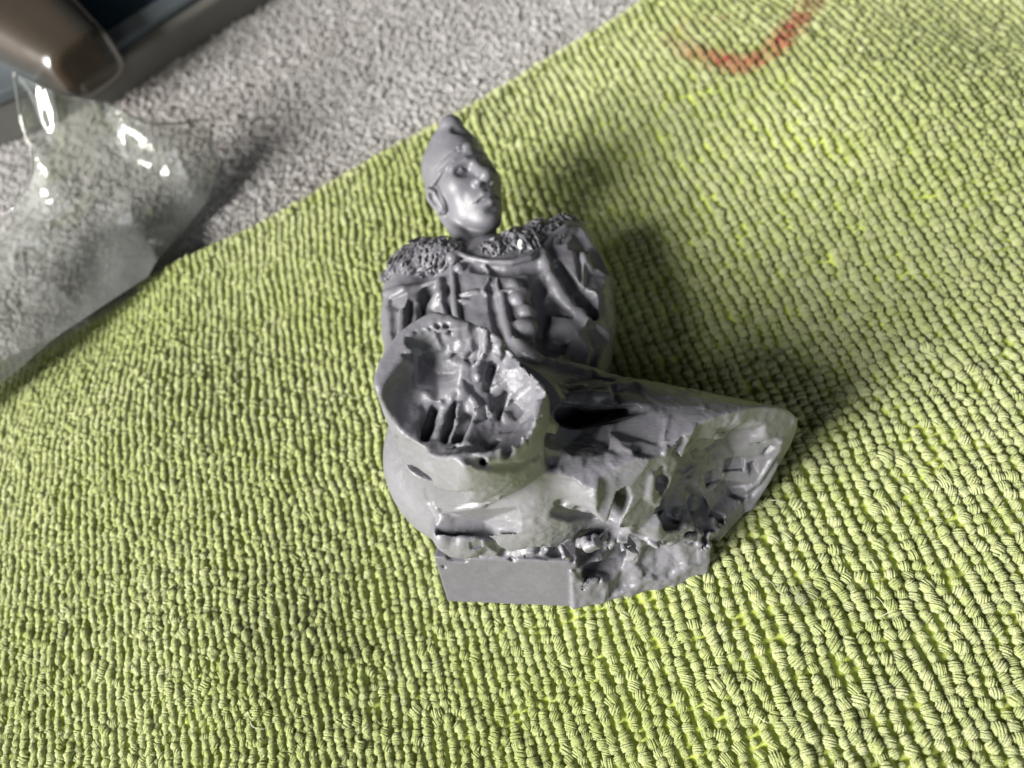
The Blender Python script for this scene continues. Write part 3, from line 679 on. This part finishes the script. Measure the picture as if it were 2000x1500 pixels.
def body_worn(V, N, lab):
    w = np.select([np.isin(lab, [THIGH_R, THIGH_L, HIPS, SHARD]), lab == BLOCK], [0.75, 0.0], 0.42)
    w = w + 0.35 * np.isin(lab, [THIGH_R, THIGH_L, HIPS]) * vnoise(V, 4.0, 61, 3)
    return np.clip(w, 0, 1)
split_parts(B, {JACKET: ('jacket', None), SLEEVE_R: ('sleeve', None), SLEEVE_L: ('sleeve', None),
                HIPS: ('hips', 'sanded pale grey seat'), THIGH_R: ('thigh', 'hollowed round thigh stump'), THIGH_L: ('thigh', 'splayed thigh with gouged open end'),
                BLOCK: ('seat_block', 'smooth dark grey block'), HEM: ('jacket_hem', None), STRAP: ('strap', None, JACKET), BUTTON: ('button', None, JACKET), CORD: ('cord', None, JACKET),
                PANEL: ('front_panel', None, JACKET), BAND: ('collar_edge', None, JACKET), SHARD: ('chipped_shards', 'rough chipped shards')}, body_disp, body_worn)
split_parts(K, {1: ('fur_collar', 'tufted fur collar')}, lambda V, N, lab: 0.03 * vnoise(V, 0.7, 75, 2), lambda V, N, lab: np.clip(0.45 + 0.3 * vnoise(V, 2.0, 77, 2), 0, 1))
def head_disp(V, N, lab): return 0.03 * vnoise(V, 1.2, 71, 3) + (lab == CAP) * 0.06 * vnoise(V, 2.0, 81, 2)
split_parts(H, {HEAD: ('head', None), CAP: ('side_cap', 'pointed soft cap'), BADGE: ('badge', None, CAP), EAR: ('ear', None, HEAD), EAR2: ('ear', None, HEAD)}, head_disp,
            lambda V, N, lab: np.clip(0.5 + 0.15 * vnoise(V, 3.0, 91, 2), 0, 1))

def blob(name, c, r, mat, seed):
    """a small crumb with an uneven outline"""
    import bmesh
    bm = bmesh.new(); bmesh.ops.create_icosphere(bm, subdivisions=3, radius=1.0)
    V = np.array([v.co[:] for v in bm.verts]); F = np.array([[v.index for v in f.verts] for f in bm.faces]); bm.free()
    V = V * (1 + 0.5 * vnoise(V + 20, 0.8, seed, 2))[:, None] * np.array(r) + np.array(c)
    return mesh_obj(name, V, F, mat, FIG)
WHITE = plain('white_filler', (0.72, 0.73, 0.68), 0.7, 0.1, 900, 0.3)
blob('filler_speck', (2.76, 11.36, 14), (0.42, 0.75, 0.45), WHITE, 5)['label'] = 'small white speck of filler'

# ---------------------------------------------------------------- the lime microfibre cloth
ROW = np.array((0.28, -0.96)); SIDE = np.array((0.96, 0.28))     # the knitted rows run along ROW
E0 = np.array((-78.8, 8.6)); EDIR = np.array((0.8115, 0.5841)); EIN = np.array((0.5841, -0.8115))
BUMPS = [((56.5, 43.4, 0), 17.0, 5.0), ((-29.61, -35.26, 0), 9.0, 2.0), ((-54.4, -1.4, 0), 13.0, 2.6), ((-28.39, -13.81, 0), 12.0, 1.6), ((4.54, -44.5, 0), 14.0, -1.2), ((52.19, -15.97, 0), 18.0, 2.5), ((-29.1, 22.35, 0), 9.0, 1.5),
         ((78.78, 66.72, 0), 12.0, -2.2), ((-64.21, 13.34, 0), 7.0, -2.6), ((-58.39, -33.11, 0), 14.0, 2.2), ((27.06, 57.34, 0), 12.0, 1.2), ((27.77, -37.8, 0), 12.0, 1.2)]
def edge_dist(x, y): return (x - E0[0]) * EIN[0] + (y - E0[1]) * EIN[1] + 0.9 * np.sin(x * 0.06) + 0.4 * np.sin(x * 0.21 + 1)
def ground(x, y):
    g = 0.35 * np.sin(0.11 * x + 0.05 * y + 1.0) + 0.25 * np.sin(0.17 * y - 0.07 * x) - 0.4
    for c, sg, h in BUMPS:
        g = g + h * np.exp(-((x - c[0])**2 + (y - c[1])**2) / (2 * sg * sg))
    s = np.clip(edge_dist(x, y) / 5.0, 0, 1)
    return g - 2.0 * (1 - s)**2.2 + 1.1 * np.exp(-((s - 0.6) / 0.3)**2)

def ico(level):
    import bmesh
    bm = bmesh.new(); bmesh.ops.create_icosphere(bm, subdivisions=level, radius=1.0)
    V = np.array([v.co[:] for v in bm.verts]); F = np.array([[v.index for v in f.verts] for f in bm.faces]); bm.free()
    return V, F

SPAN = [(-160.13, 142.57, 0), (97.18, 82.87, 0), (55.5, -49.42, 0), (-62.98, -53.71, 0)]
def on_table(x, y):
    """the stretch of table that is laid out with pile"""
    k = np.ones(len(x), bool)
    for a, b in zip(SPAN, SPAN[1:] + SPAN[:1]):
        k &= (b[0] - a[0]) * (y - a[1]) - (b[1] - a[1]) * (x - a[0]) < 0
    return k

def pile(name, level, cen, rad, yaw, tilt, attrs, mat, parent, nvar=14, lump=0.42, seed=3, sub=None):
    """thousands of small loops of pile as one mesh"""
    bv, bf = ico(level)
    r = np.random.default_rng(seed)
    variants = []
    for i in range(nvar):
        n = vnoise(bv * 1.0 + i * 7.3 + 40, 0.9, 100 + i, 2)
        variants.append(bv * (1 + lump * n)[:, None])
    variants = np.array(variants)
    if sub:                                                     # every loop is a knot of a few strands
        k = sub; off = []
        for i in range(k):
            a = 2 * math.pi * i / k + r.uniform(0, 1.2, len(cen))
            off.append(np.stack([np.cos(a) * 0.42, np.sin(a) * 0.52, r.uniform(-0.15, 0.3, len(cen))], 1) * rad)
        off = np.stack(off, 1)
        cy, sy = np.cos(yaw)[:, None], np.sin(yaw)[:, None]
        off = np.stack([off[..., 0] * cy - off[..., 1] * sy, off[..., 0] * sy + off[..., 1] * cy, off[..., 2]], -1)
        cen = (cen[:, None, :] + off).reshape(-1, 3)
        rad = np.repeat(rad, k, 0) * np.array((0.66, 0.66, 0.78)) * r.uniform(0.8, 1.2, (len(cen), 1))
        yaw = np.repeat(yaw, k) + r.normal(size=len(cen)) * 0.5; tilt = np.repeat(tilt, k)
        attrs = {kk: np.repeat(vv, k) for kk, vv in attrs.items()}
        attrs['tint'] = np.clip(attrs['tint'] + r.normal(size=len(cen)) * 0.08, 0, 1)
    vi = r.integers(0, nvar, len(cen))
    P = variants[vi] * rad[:, None, :]
    ct, st = np.cos(tilt), np.sin(tilt)
    x, y, z = P[..., 0], P[..., 1], P[..., 2]
    y, z = y * ct[:, None] - z * st[:, None], y * st[:, None] + z * ct[:, None]
    cy, sy = np.cos(yaw)[:, None], np.sin(yaw)[:, None]
    P = np.stack([x * cy - y * sy, x * sy + y * cy, z], -1) + cen[:, None, :]
    nb = len(bv)
    F = (bf[None] + (np.arange(len(cen)) * nb)[:, None, None]).reshape(-1, 3)
    at = {k: np.repeat(v, nb) for k, v in attrs.items()}
    o = mesh_obj(name, P.reshape(-1, 3), F, mat, parent, True, None, at)
    o['kind'] = 'stuff'
    return o

CLOTH = empty('microfibre_cloth', (0, 0, -1), 'lime green ribbed microfibre cloth with a red pen stroke, under the figurine', 'cloth')
cr = np.random.default_rng(21)
rows = []; uu = -150.0
while uu < 130:                                                  # rows lie closer on the left, where the cloth is slacker
    pt = 1.00 + 0.42 / (1 + math.exp(-(uu + 6) / 9.0))
    rows.append((uu, pt)); uu += pt
us, vs, ps = [], [], []
for uu, pt in rows:
    vv = -140.0 + np.cumsum(cr.uniform(0.66, 0.82, 400) * pt)
    vs.append(vv); us.append(np.full(len(vv), uu)); ps.append(np.full(len(vv), pt))
u = np.concatenate(us); v = np.concatenate(vs); pt = np.concatenate(ps)
Puv = np.stack([u * 0 + u, v, np.zeros_like(u)], 1) + 500
wander = 0.5 * vnoise(Puv * (1, 1, 1), 5.0, 301, 2) + 1.6 * vnoise(Puv, 38.0, 311, 1)
u2 = u + wander + cr.normal(size=len(u)) * 0.06
x = SIDE[0] * u2 + ROW[0] * v; y = SIDE[1] * u2 + ROW[1] * v
ed = edge_dist(x, y)
keep = (ed > 0.2) & on_table(x, y)
x, y, u, v, ed, pt = x[keep], y[keep], u[keep], v[keep], ed[keep], pt[keep]
n = len(x)
left = 1 / (1 + np.exp((x + 12) / 9.0))                       # towards the left the loops run together into cords
size = np.clip(cr.normal(1.0, 0.13, n), 0.65, 1.4)
rad = np.stack([(0.47 - 0.03 * left) * size, (0.455 + 0.19 * left) * size * cr.uniform(0.85, 1.2, n), 0.35 * size * cr.uniform(0.85, 1.15, n)], 1) * pt[:, None]
hem = np.clip(1 - ed / 4.0, 0, 1)
rad[:, 2] *= 1 - 0.45 * hem
z = ground(x, y) + 0.32 + 0.09 * cr.normal(size=n)
yaw = math.atan2(SIDE[1], SIDE[0]) + cr.normal(size=n) * 0.35
tilt = cr.normal(size=n) * 0.35
q3 = np.stack([x, y, np.zeros(n)], 1) + 300
tint = np.clip(0.5 + 0.55 * vnoise(q3, 26.0, 331, 2) + cr.normal(size=n) * 0.17 + 0.25 * hem, 0, 1)
def dist_line(x, y, pts):
    best = np.full(len(x), 1e9); par = np.zeros(len(x)); L = 0
    for a, b in zip(pts[:-1], pts[1:]):
        a, b = np.array(a[:2]), np.array(b[:2]); d = b - a; l = np.hypot(*d)
        t = np.clip(((x - a[0]) * d[0] + (y - a[1]) * d[1]) / (l * l), 0, 1)
        q = np.hypot(x - a[0] - t * d[0], y - a[1] - t * d[1])
        par = np.where(q < best, L + t * l, par); best = np.minimum(best, q); L += l
    return best, par / L
PEN = [(24.89, 64.92, 1), (26.88, 60.98, 1), (29.9, 57.88, 1), (35.12, 54.16, 1), (39.36, 56.86, 1), (42.52, 61.88, 1), (45.52, 67.39, 1), (49.18, 73, 1), (52.58, 78.9, 1)]
dl, par = dist_line(x, y, PEN)
stain = np.clip(1.25 - dl / 2.3, 0, 1) * np.clip(cr.normal(0.75, 0.25, n), 0, 1) * np.clip(0.25 + par * 3.0, 0, 1) * np.where(par > 0.72, 0.55, 1.0)
SMEAR = [(25.19, 66.92, 1), (27.94, 69.91, 1), (33.75, 68.85, 1)]
dl2, _ = dist_line(x, y, SMEAR)
stain = np.maximum(stain, np.clip(1.0 - dl2 / 1.6, 0, 1) * cr.uniform(0, 0.35, n))
dark_spots = np.zeros(n)
for c, r_, s_ in (((32.5, -28.48, 1), 1.6, 0.4), ((38.2, -23.8, 1), 0.7, 0.8), ((-25.31, -33.22, 1), 4.0, 0.12), ((53.51, 51.89, 1), 1.0, 0.5), ((-15.55, -34.01, 1), 0.8, 0.5)):  # small soil specks, and one broad, faintly darker patch at lower left
    dark_spots = np.maximum(dark_spots, s_ * np.exp(-((x - c[0])**2 + (y - c[1])**2) / r_**2))
pile('pile', 1, np.stack([x, y, z], 1), rad * np.array((1.04, 1.05, 1.04)), yaw, tilt, {'tint': tint, 'stain': stain, 'dark_spots': dark_spots}, LIME, CLOTH, lump=0.30)
# every loop carries a few strands of yarn arching over it
near = np.hypot(x - 10, y + 8) < 130
xs, ys, zs, rs, yw = x[near], y[near], z[near], rad[near], yaw[near]
NS = 6
m = len(xs)
T = np.linspace(-1.35, 1.35, 5)
Vs, at_t, at_s, at_o = [], [], [], []
turn = yw + cr.normal(size=m) * 0.55                                       # the way this loop's yarn is wound
d1 = np.stack([np.cos(turn), np.sin(turn)], 1); d2 = np.stack([-np.sin(turn), np.cos(turn)], 1)
for k in range(NS):
    rx, ry, rz = rs[:, 0] * cr.uniform(0.96, 1.05, m), rs[:, 1], rs[:, 2] * cr.uniform(0.95, 1.07, m)
    o0 = (-0.74 + 1.48 * k / (NS - 1) + cr.normal(size=m) * 0.08)
    ring = []
    for t in T:
        o = np.clip(o0 + 0.16 * np.sin(t), -0.9, 0.9)                      # strands slant a little: twisted yarn
        q = np.sqrt(1 - o * o)
        sx_ = np.sin(t) * rx * q; h = np.cos(t) * rz * q; o = o * ry
        c = np.stack([xs + d1[:, 0] * sx_ + d2[:, 0] * o, ys + d1[:, 1] * sx_ + d2[:, 1] * o, zs + h], 1)
        w = 0.165 * ry * (1.0 if abs(t) < 1.3 else 0.6)
        up = np.stack([d1[:, 0] * np.sin(t), d1[:, 1] * np.sin(t), np.full(m, np.cos(t))], 1)
        sd = np.stack([d2[:, 0], d2[:, 1], np.zeros(m)], 1)
        ring.append(np.stack([c + up * 0.32 * w[:, None], c - up * 0.5 * w[:, None] + sd * 1.05 * w[:, None], c - up * 0.5 * w[:, None] - sd * 1.05 * w[:, None]], 1))
    Vs.append(np.concatenate(ring, 1))                                     # m, 15, 3
    at_t.append(np.clip(tint[near] + 0.10 + cr.normal(size=m) * 0.12, 0, 1)); at_s.append(stain[near]); at_o.append(dark_spots[near])
Vs = np.concatenate(Vs, 0)
quad = np.array([[i * 3 + j, i * 3 + (j + 1) % 3, (i + 1) * 3 + (j + 1) % 3, (i + 1) * 3 + j] for i in range(4) for j in range(3)])
F = (quad[None] + (np.arange(len(Vs)) * 15)[:, None, None]).reshape(-1, 4)
o = mesh_obj('yarn_strands', Vs.reshape(-1, 3), F, LIME, CLOTH, True, None, {'tint': np.repeat(np.concatenate(at_t), 15), 'stain': np.repeat(np.concatenate(at_s), 15), 'dark_spots': np.repeat(np.concatenate(at_o), 15)})
o['kind'] = 'stuff'
# the overlocked edge: loops packed side by side across the border
he = np.repeat(np.arange(-60, 190, 0.62), 3); lane = np.tile((0.1, 0.75, 1.45), len(he) // 3)
he = he + cr.normal(size=len(he)) * 0.12
hx = E0[0] + EDIR[0] * he + EIN[0] * lane; hy = E0[1] + EDIR[1] * he + EIN[1] * lane
corr = edge_dist(hx, hy) - lane
hx -= EIN[0] * corr; hy -= EIN[1] * corr
kk = on_table(hx, hy); hx, hy = hx[kk], hy[kk]; m = len(hx)
pile('hem', 1, np.stack([hx, hy, ground(hx, hy) + 0.3 + 0.06 * cr.normal(size=m)], 1), np.stack([cr.uniform(0.26, 0.36, m), cr.uniform(0.5, 0.7, m), cr.uniform(0.35, 0.5, m)], 1),
     math.atan2(EDIR[1], EDIR[0]) + cr.normal(size=m) * 0.25, cr.normal(size=m) * 0.2, {'tint': np.clip(cr.normal(0.75, 0.15, m), 0, 1), 'stain': np.zeros(m), 'dark_spots': np.zeros(m)}, LIME, CLOTH, lump=0.3)

def sheet(name, x0, x1, y0, y1, st, zf, keepf, mat, parent):
    gx = np.arange(x0, x1 + st, st); gy = np.arange(y0, y1 + st, st)
    X, Y = np.meshgrid(gx, gy, indexing='ij')
    V = np.stack([X.ravel(), Y.ravel(), zf(X.ravel(), Y.ravel())], 1)
    i = np.arange(len(gx) * len(gy)).reshape(len(gx), len(gy))
    F = np.stack([i[:-1, :-1].ravel(), i[1:, :-1].ravel(), i[1:, 1:].ravel(), i[:-1, 1:].ravel()], 1)
    k = keepf(V[:, 0], V[:, 1])
    F = F[k[F].all(1)]
    us_, inv = np.unique(F, return_inverse=True)
    return mesh_obj(name, V[us_], inv.reshape(F.shape), mat, parent)
sheet('backing', -130, 190, -150, 190, 1.25, lambda a, b: ground(a, b) - 0.02, lambda a, b: edge_dist(a, b) > -0.2, LIME_BASE, CLOTH)
# stray fibres lying on the pile
fb = []
FV, FF = [], []
for k in range(26):
    p = np.array((cr.uniform(-45, 60), cr.uniform(-42, 40))); a = cr.uniform(0, 6.28); pts = []
    for i in range(9):
        pts.append((p[0], p[1], ground(p[0], p[1]) + 0.95 + 0.35 * math.sin(i * 0.9 + k)))
        a += cr.normal() * 0.45; p = p + np.array((math.cos(a), math.sin(a))) * 0.4
    pts = np.array(pts); b0 = len(FV)
    for i, q in enumerate(pts):
        t = pts[min(i + 1, 8)] - pts[max(i - 1, 0)]; t /= np.linalg.norm(t)
        s = np.cross(t, (0, 0, 1)); s /= np.linalg.norm(s) + 1e-9; w = np.cross(s, t)
        for q2 in range(3):
            FV.append(q + 0.03 * (math.cos(q2 * 2.094) * s + math.sin(q2 * 2.094) * w))
    for i in range(8):
        for q2 in range(3):
            FF.append([b0 + i * 3 + q2, b0 + i * 3 + (q2 + 1) % 3, b0 + (i + 1) * 3 + (q2 + 1) % 3, b0 + (i + 1) * 3 + q2])
o = mesh_obj('stray_fibres', np.array(FV), np.array(FF), plain('fibre', (0.75, 0.78, 0.55), 0.6, 0.1), CLOTH); o['kind'] = 'stuff'

# ---------------------------------------------------------------- the grey towel beneath
TOWEL = empty('grey_towel', (-40, 60, -4), 'grey terry towel with brownish patches beyond the lime cloth edge', 'towel')
def tz(a, b): return -3.2 + 0.4 * np.sin(a * 0.07 + 1) + 0.3 * np.sin(b * 0.09)
sheet('backing', -260, 200, -160, 260, 5.0, tz, lambda a, b: a > -1e9, TOWEL_BASE, TOWEL)
gu, gv = np.meshgrid(np.arange(-170, 60, 0.72), np.arange(-170, 60, 0.56), indexing='ij')
gu = gu.ravel() + cr.normal(size=gu.size) * 0.12; gv = gv.ravel() + cr.normal(size=gv.size) * 0.2
q3 = np.stack([gu, gv, gu * 0], 1) + 400
gu2 = gu + 1.2 * vnoise(q3, 14.0, 401, 2)
x = SIDE[0] * gu2 + ROW[0] * gv; y = SIDE[1] * gu2 + ROW[1] * gv
k = (edge_dist(x, y) < 3.0) & on_table(x, y) & (np.hypot(x, y) < 170)
x, y = x[k], y[k]; n = len(x)
size = np.clip(cr.normal(1, 0.22, n), 0.5, 1.6)
rad = np.stack([0.44 * size, 0.62 * size, 0.5 * size], 1)
q3 = np.stack([x, y, x * 0], 1) + 600
tint = np.clip(0.55 + 0.6 * vnoise(q3, 22.0, 411, 3) + cr.normal(size=n) * 0.15, 0, 1)
dark_spots = np.zeros(n)
pile('pile', 1, np.stack([x, y, tz(x, y) + 0.35 + 0.15 * cr.normal(size=n)], 1), rad, math.atan2(SIDE[1], SIDE[0]) + cr.normal(size=n) * 0.5, cr.normal(size=n) * 0.6,
     {'tint': tint, 'stain': np.zeros(n), 'dark_spots': dark_spots}, GREY_PILE, TOWEL, lump=0.5, seed=9)

# ---------------------------------------------------------------- the plastic tray, the blue rag in it, the bottle and the box
from mathutils import noise as mnoise
def prism_obj(name, pts, z0, z1, mat, parent, bevel=0.8):
    """upright prism over a polygon, edges rounded"""
    import bmesh
    bm = bmesh.new()
    vs_ = [bm.verts.new((p[0], p[1], z0)) for p in pts]
    f = bm.faces.new(vs_)
    r = bmesh.ops.extrude_face_region(bm, geom=[f])
    for e in r['geom']:
        if isinstance(e, bmesh.types.BMVert): e.co.z = z1
    bmesh.ops.recalc_face_normals(bm, faces=bm.faces[:])
    bmesh.ops.bevel(bm, geom=bm.edges[:], offset=bevel, segments=3, profile=0.5, affect='EDGES')
    bmesh.ops.triangulate(bm, faces=bm.faces[:])
    V = np.array([v.co[:] for v in bm.verts]); F = np.array([[v.index for v in f.verts] for f in bm.faces]); bm.free()
    return mesh_obj(name, V, F, mat, parent, False)

TRAY_MAT = plain('smoke_grey_plastic', (0.12, 0.117, 0.105), 0.4, 0.25, 120, 0.5)
RIM_MAT = plain('blue_grey_plastic', (0.09, 0.105, 0.115), 0.35, 0.3, 90, 0.5)
RAG_MAT = plain('navy_rag', (0.012, 0.03, 0.045), 0.8, 0.6, 180, 0.3, 0.6)
BOX_MAT = plain('dull_grey_card', (0.11, 0.11, 0.10), 0.7, 0.3, 90, 0.3)
t0, t1 = np.array((-53.49, 98.96, -2))[:2], np.array((-83.31, 66.71, -2))[:2]
ta = (t0 - t1) / np.linalg.norm(t0 - t1); tn = np.array((-ta[1], ta[0]))          # tn points away from the camera
TRAY = empty('plastic_tray', (*t1, -3), 'shallow smoke grey plastic tray at the far corner of the towel', 'tray')
LEN, DEP = 95.0, 70.0
def tp(a, b): return t1 + ta * a + tn * b
prism_obj('front_wall', [tp(0, 0), tp(LEN, 0), tp(LEN, 3.2), tp(0, 3.2)], -3.0, 4.0, TRAY_MAT, TRAY)
prism_obj('rim', [tp(-0.5, 3.3), tp(LEN, 3.3), tp(LEN, 9.5), tp(-0.5, 9.5)], -2.0, 5.2, RIM_MAT, TRAY)
prism_obj('side_wall', [tp(-0.2, 9.6), tp(4, 9.6), tp(4, DEP), tp(-0.2, DEP)], -3.0, 5.2, TRAY_MAT, TRAY)
prism_obj('floor', [tp(4, 9.6), tp(LEN, 9.6), tp(LEN, DEP), tp(4, DEP)], -3.0, -1.5, TRAY_MAT, TRAY, 0.3)
# rag
gx, gy = np.meshgrid(np.linspace(8, 80, 90), np.linspace(10.5, 44, 60), indexing='ij')
XY = t1[None] + gx.ravel()[:, None] * ta + gy.ravel()[:, None] * tn
q = np.stack([gx.ravel(), gy.ravel(), gx.ravel() * 0], 1) + 200
hz = 0.6 + 3.2 * np.abs(vnoise(q, 13.0, 501, 3)) + 1.5
i = np.arange(90 * 60).reshape(90, 60)
F = np.stack([i[:-1, :-1].ravel(), i[1:, :-1].ravel(), i[1:, 1:].ravel(), i[:-1, 1:].ravel()], 1)
o = mesh_obj('folded_rag', np.column_stack([XY, hz]), F, RAG_MAT)
tag(o, 'dark navy crumpled rag lying inside the grey tray', 'rag')
# bottle: faceted clear shell, brown contents, lying across the tray
def revolve(name, a, b, prof, seg, mat, parent, smooth, power=4.0):
    a, b = np.array(a, float), np.array(b, float); d = b - a; L = np.linalg.norm(d); d /= L
    s = np.cross(d, (0, 0, 1)); s /= np.linalg.norm(s); w = np.cross(s, d)
    V, F = [], []
    for t, r in prof:
        for i in range(seg):
            an = 2 * math.pi * (i + 0.5) / seg
            ca, sa = math.cos(an), math.sin(an)
            q = (abs(ca)**power + abs(sa)**power)**(-1 / power)
            V.append(a + d * t * L + r * q * (ca * s + 0.85 * sa * w))
    for k in range(len(prof) - 1):
        for i in range(seg):
            F.append([k * seg + i, k * seg + (i + 1) % seg, (k + 1) * seg + (i + 1) % seg, (k + 1) * seg + i])
    V.append(a + d * prof[0][0] * L); V.append(a + d * prof[-1][0] * L); c0 = len(V) - 2
    T = [[f[0], f[1], f[2]] for f in F] + [[f[0], f[2], f[3]] for f in F]
    for i in range(seg):
        T.append([c0, (i + 1) % seg, i]); T.append([c0 + 1, (len(prof) - 1) * seg + i, (len(prof) - 1) * seg + (i + 1) % seg])
    return mesh_obj(name, np.array(V), np.array(T), mat, parent, smooth)
SMOKE = film_material('smoked_plastic', 0.34, (0.60, 0.57, 0.52), (0.085, 0.078, 0.066), 0.16, 0.3)
AMBER = plain('amber_label', (0.12, 0.075, 0.04), 0.8, 0.35, 110, 0.4)
ba, bb = (-79.28, 66.81, 8), (-135.24, 113.7, 9)
BOT = empty('plastic_bottle', (ba[0], ba[1], 4), 'smoky faceted plastic bottle with brownish base lying across the tray', 'bottle')
revolve('shell', ba, bb, [(-0.012, 4.6), (-0.01, 5.6), (0.0, 6.2), (0.03, 6.6), (0.18, 8.2), (0.34, 9.8), (0.42, 10.0), (1.0, 10.0)], 40, SMOKE, BOT, True)
revolve('brown_band', (np.array(ba) + (0, 0, -1.5)), (np.array(bb) + (0, 0, -1.5)), [(0.05, 3.0), (0.06, 4.5), (0.18, 6.2), (0.34, 7.4), (0.42, 7.6), (0.8, 7.6), (0.8, 7.0)], 40, AMBER, BOT, True)
# box at the left edge
b0, b1 = np.array((-89.88, 66.47, -3))[:2], np.array((-108.19, 57.19, -3))[:2]
xa = (b0 - b1) / np.linalg.norm(b0 - b1); xn = np.array((-xa[1], xa[0]))
BOX = empty('grey_box', (*b1, -3), 'dull dark grey box at the left edge behind the clear bag', 'box')
prism_obj('body', [b1, b0, b0 + xn * 26, b1 + xn * 26], -3.0, 5.0, BOX_MAT, BOX)
prism_obj('lid', [b1 - xn * 0.5, b0 - xn * 0.5 + xa * 0.5, b0 + xn * 26.5 + xa * 0.5, b1 + xn * 26.5], 5.05, 7.4, RIM_MAT, BOX, 0.5)

# ---------------------------------------------------------------- the crumpled clear bag
def spline_grid(C, nu, nv):
    """smooth surface through a grid of control points (Catmull-Rom)"""
    C = np.array(C, float)
    def interp(C, m):
        k = C.shape[0]; t = np.linspace(0, k - 1, m); i = np.minimum(t.astype(int), k - 2); f = (t - i)[:, None, None]
        P = lambda j: C[np.clip(i + j, 0, k - 1)]
        return 0.5 * (2 * P(0) + (P(1) - P(-1)) * f + (2 * P(-1) - 5 * P(0) + 4 * P(1) - P(2)) * f**2 + (3 * P(0) - P(-1) - 3 * P(1) + P(2)) * f**3)
    G = interp(C, nu)
    return interp(G.transpose(1, 0, 2), nv).transpose(1, 0, 2)
BAGC = [[(-70.61, 40.81, 25.5), (-68.71, 40.52, 24), (-65.88, 40.24, 22), (-66.15, 44.52, 17), (-65.31, 47.46, 13), (-59.73, 46.53, 9), (-54.13, 51.65, 5)],
        [(-70.51, 35.77, 21), (-69.49, 37.39, 19.5), (-66.63, 37.08, 18), (-68.4, 42.81, 12), (-65.67, 45.13, 9), (-58.71, 43.27, 7.5), (-52.18, 47.26, 2)],
        [(-71.92, 32.81, 14), (-69.62, 33.08, 14), (-68.45, 36.09, 11), (-67, 39.07, 8), (-64.31, 41.9, 5), (-58.2, 41.04, 4), (-52.66, 39.77, 0)],
        [(-81.91, 31.41, 6), (-73.94, 29.4, 9), (-68.63, 30.45, 9), (-66.44, 33.67, 6), (-61.68, 33.58, 5), (-59, 34.88, 1), (-55.33, 34.12, -1)],
        [(-86.39, 19.02, 5), (-77.61, 18.69, 7), (-73.22, 23.16, 6), (-68.72, 25.68, 5), (-65.23, 27.11, 3), (-59.91, 26, 2.5), (-55.84, 24.51, 2)],
        [(-80.91, -6.28, 3.5), (-76.33, -1.29, 3), (-72.27, 3.88, 2.6), (-68.88, 9.31, 2.2), (-65.3, 12.93, 2), (-61.44, 16.47, 2), (-56.79, 20.53, 2)]]
BAG = empty('clear_plastic_bag', (-80, 40, -2), 'crumpled clear plastic bag with white glints, over the towel and cloth edge', 'bag')
def film(name, dz, seed, amp):
    G = spline_grid(BAGC, 260, 260)
    P = G.reshape(-1, 3)
    r1 = vnoise(P + 300, 17.0, seed, 2); r2 = vnoise(P + 300, 7.0, seed + 9, 2)
    fade = np.clip((P[:, 2] + 2) / 8.0, 0.25, 1) * np.clip((29 - P[:, 2]) / 14, 0.3, 1)
    r3 = vnoise(P + 300, 3.2, seed + 19, 2)
    crease = amp * 0.22 * (0.5 - np.abs(r3)) + amp * (0.5 - np.abs(r1)) * 2.2 + amp * 0.55 * (0.5 - np.abs(r2)) * 1.6
    P = P + np.column_stack([0.35 * crease * fade, -0.35 * crease * fade, crease * fade * 0.9 + dz])
    i = np.arange(260 * 260).reshape(260, 260)
    F = np.stack([i[:-1, :-1].ravel(), i[1:, :-1].ravel(), i[1:, 1:].ravel(), i[:-1, 1:].ravel()], 1)
    return mesh_obj(name, P, F, FILM, BAG), P.reshape(260, 260, 3)
_, UP = film('upper_film', 0.0, 601, 1.1)
film('lower_film', -1.2, 641, 1.0)

def strip(name, path, r, mat, parent, seg=6):
    """a bead along a path (welded seam)"""
    path = np.asarray(path); V, F = [], []
    for i, q in enumerate(path):
        t = path[min(i + 1, len(path) - 1)] - path[max(i - 1, 0)]; t = t / (np.linalg.norm(t) + 1e-9)
        a = np.cross(t, (0.1, 0.2, 1.0)); a /= np.linalg.norm(a); b = np.cross(t, a)
        for k in range(seg):
            V.append(q + r * (math.cos(2 * math.pi * k / seg) * a + math.sin(2 * math.pi * k / seg) * b))
    for i in range(len(path) - 1):
        for k in range(seg):
            F.append([i * seg + k, i * seg + (k + 1) % seg, (i + 1) * seg + (k + 1) % seg, (i + 1) * seg + k])
    return mesh_obj(name, np.array(V), np.array(F), mat, parent)
strip('seam', UP[0, ::3], 0.22, FILM, BAG)
strip('seam', UP[::3, 0], 0.22, FILM, BAG)
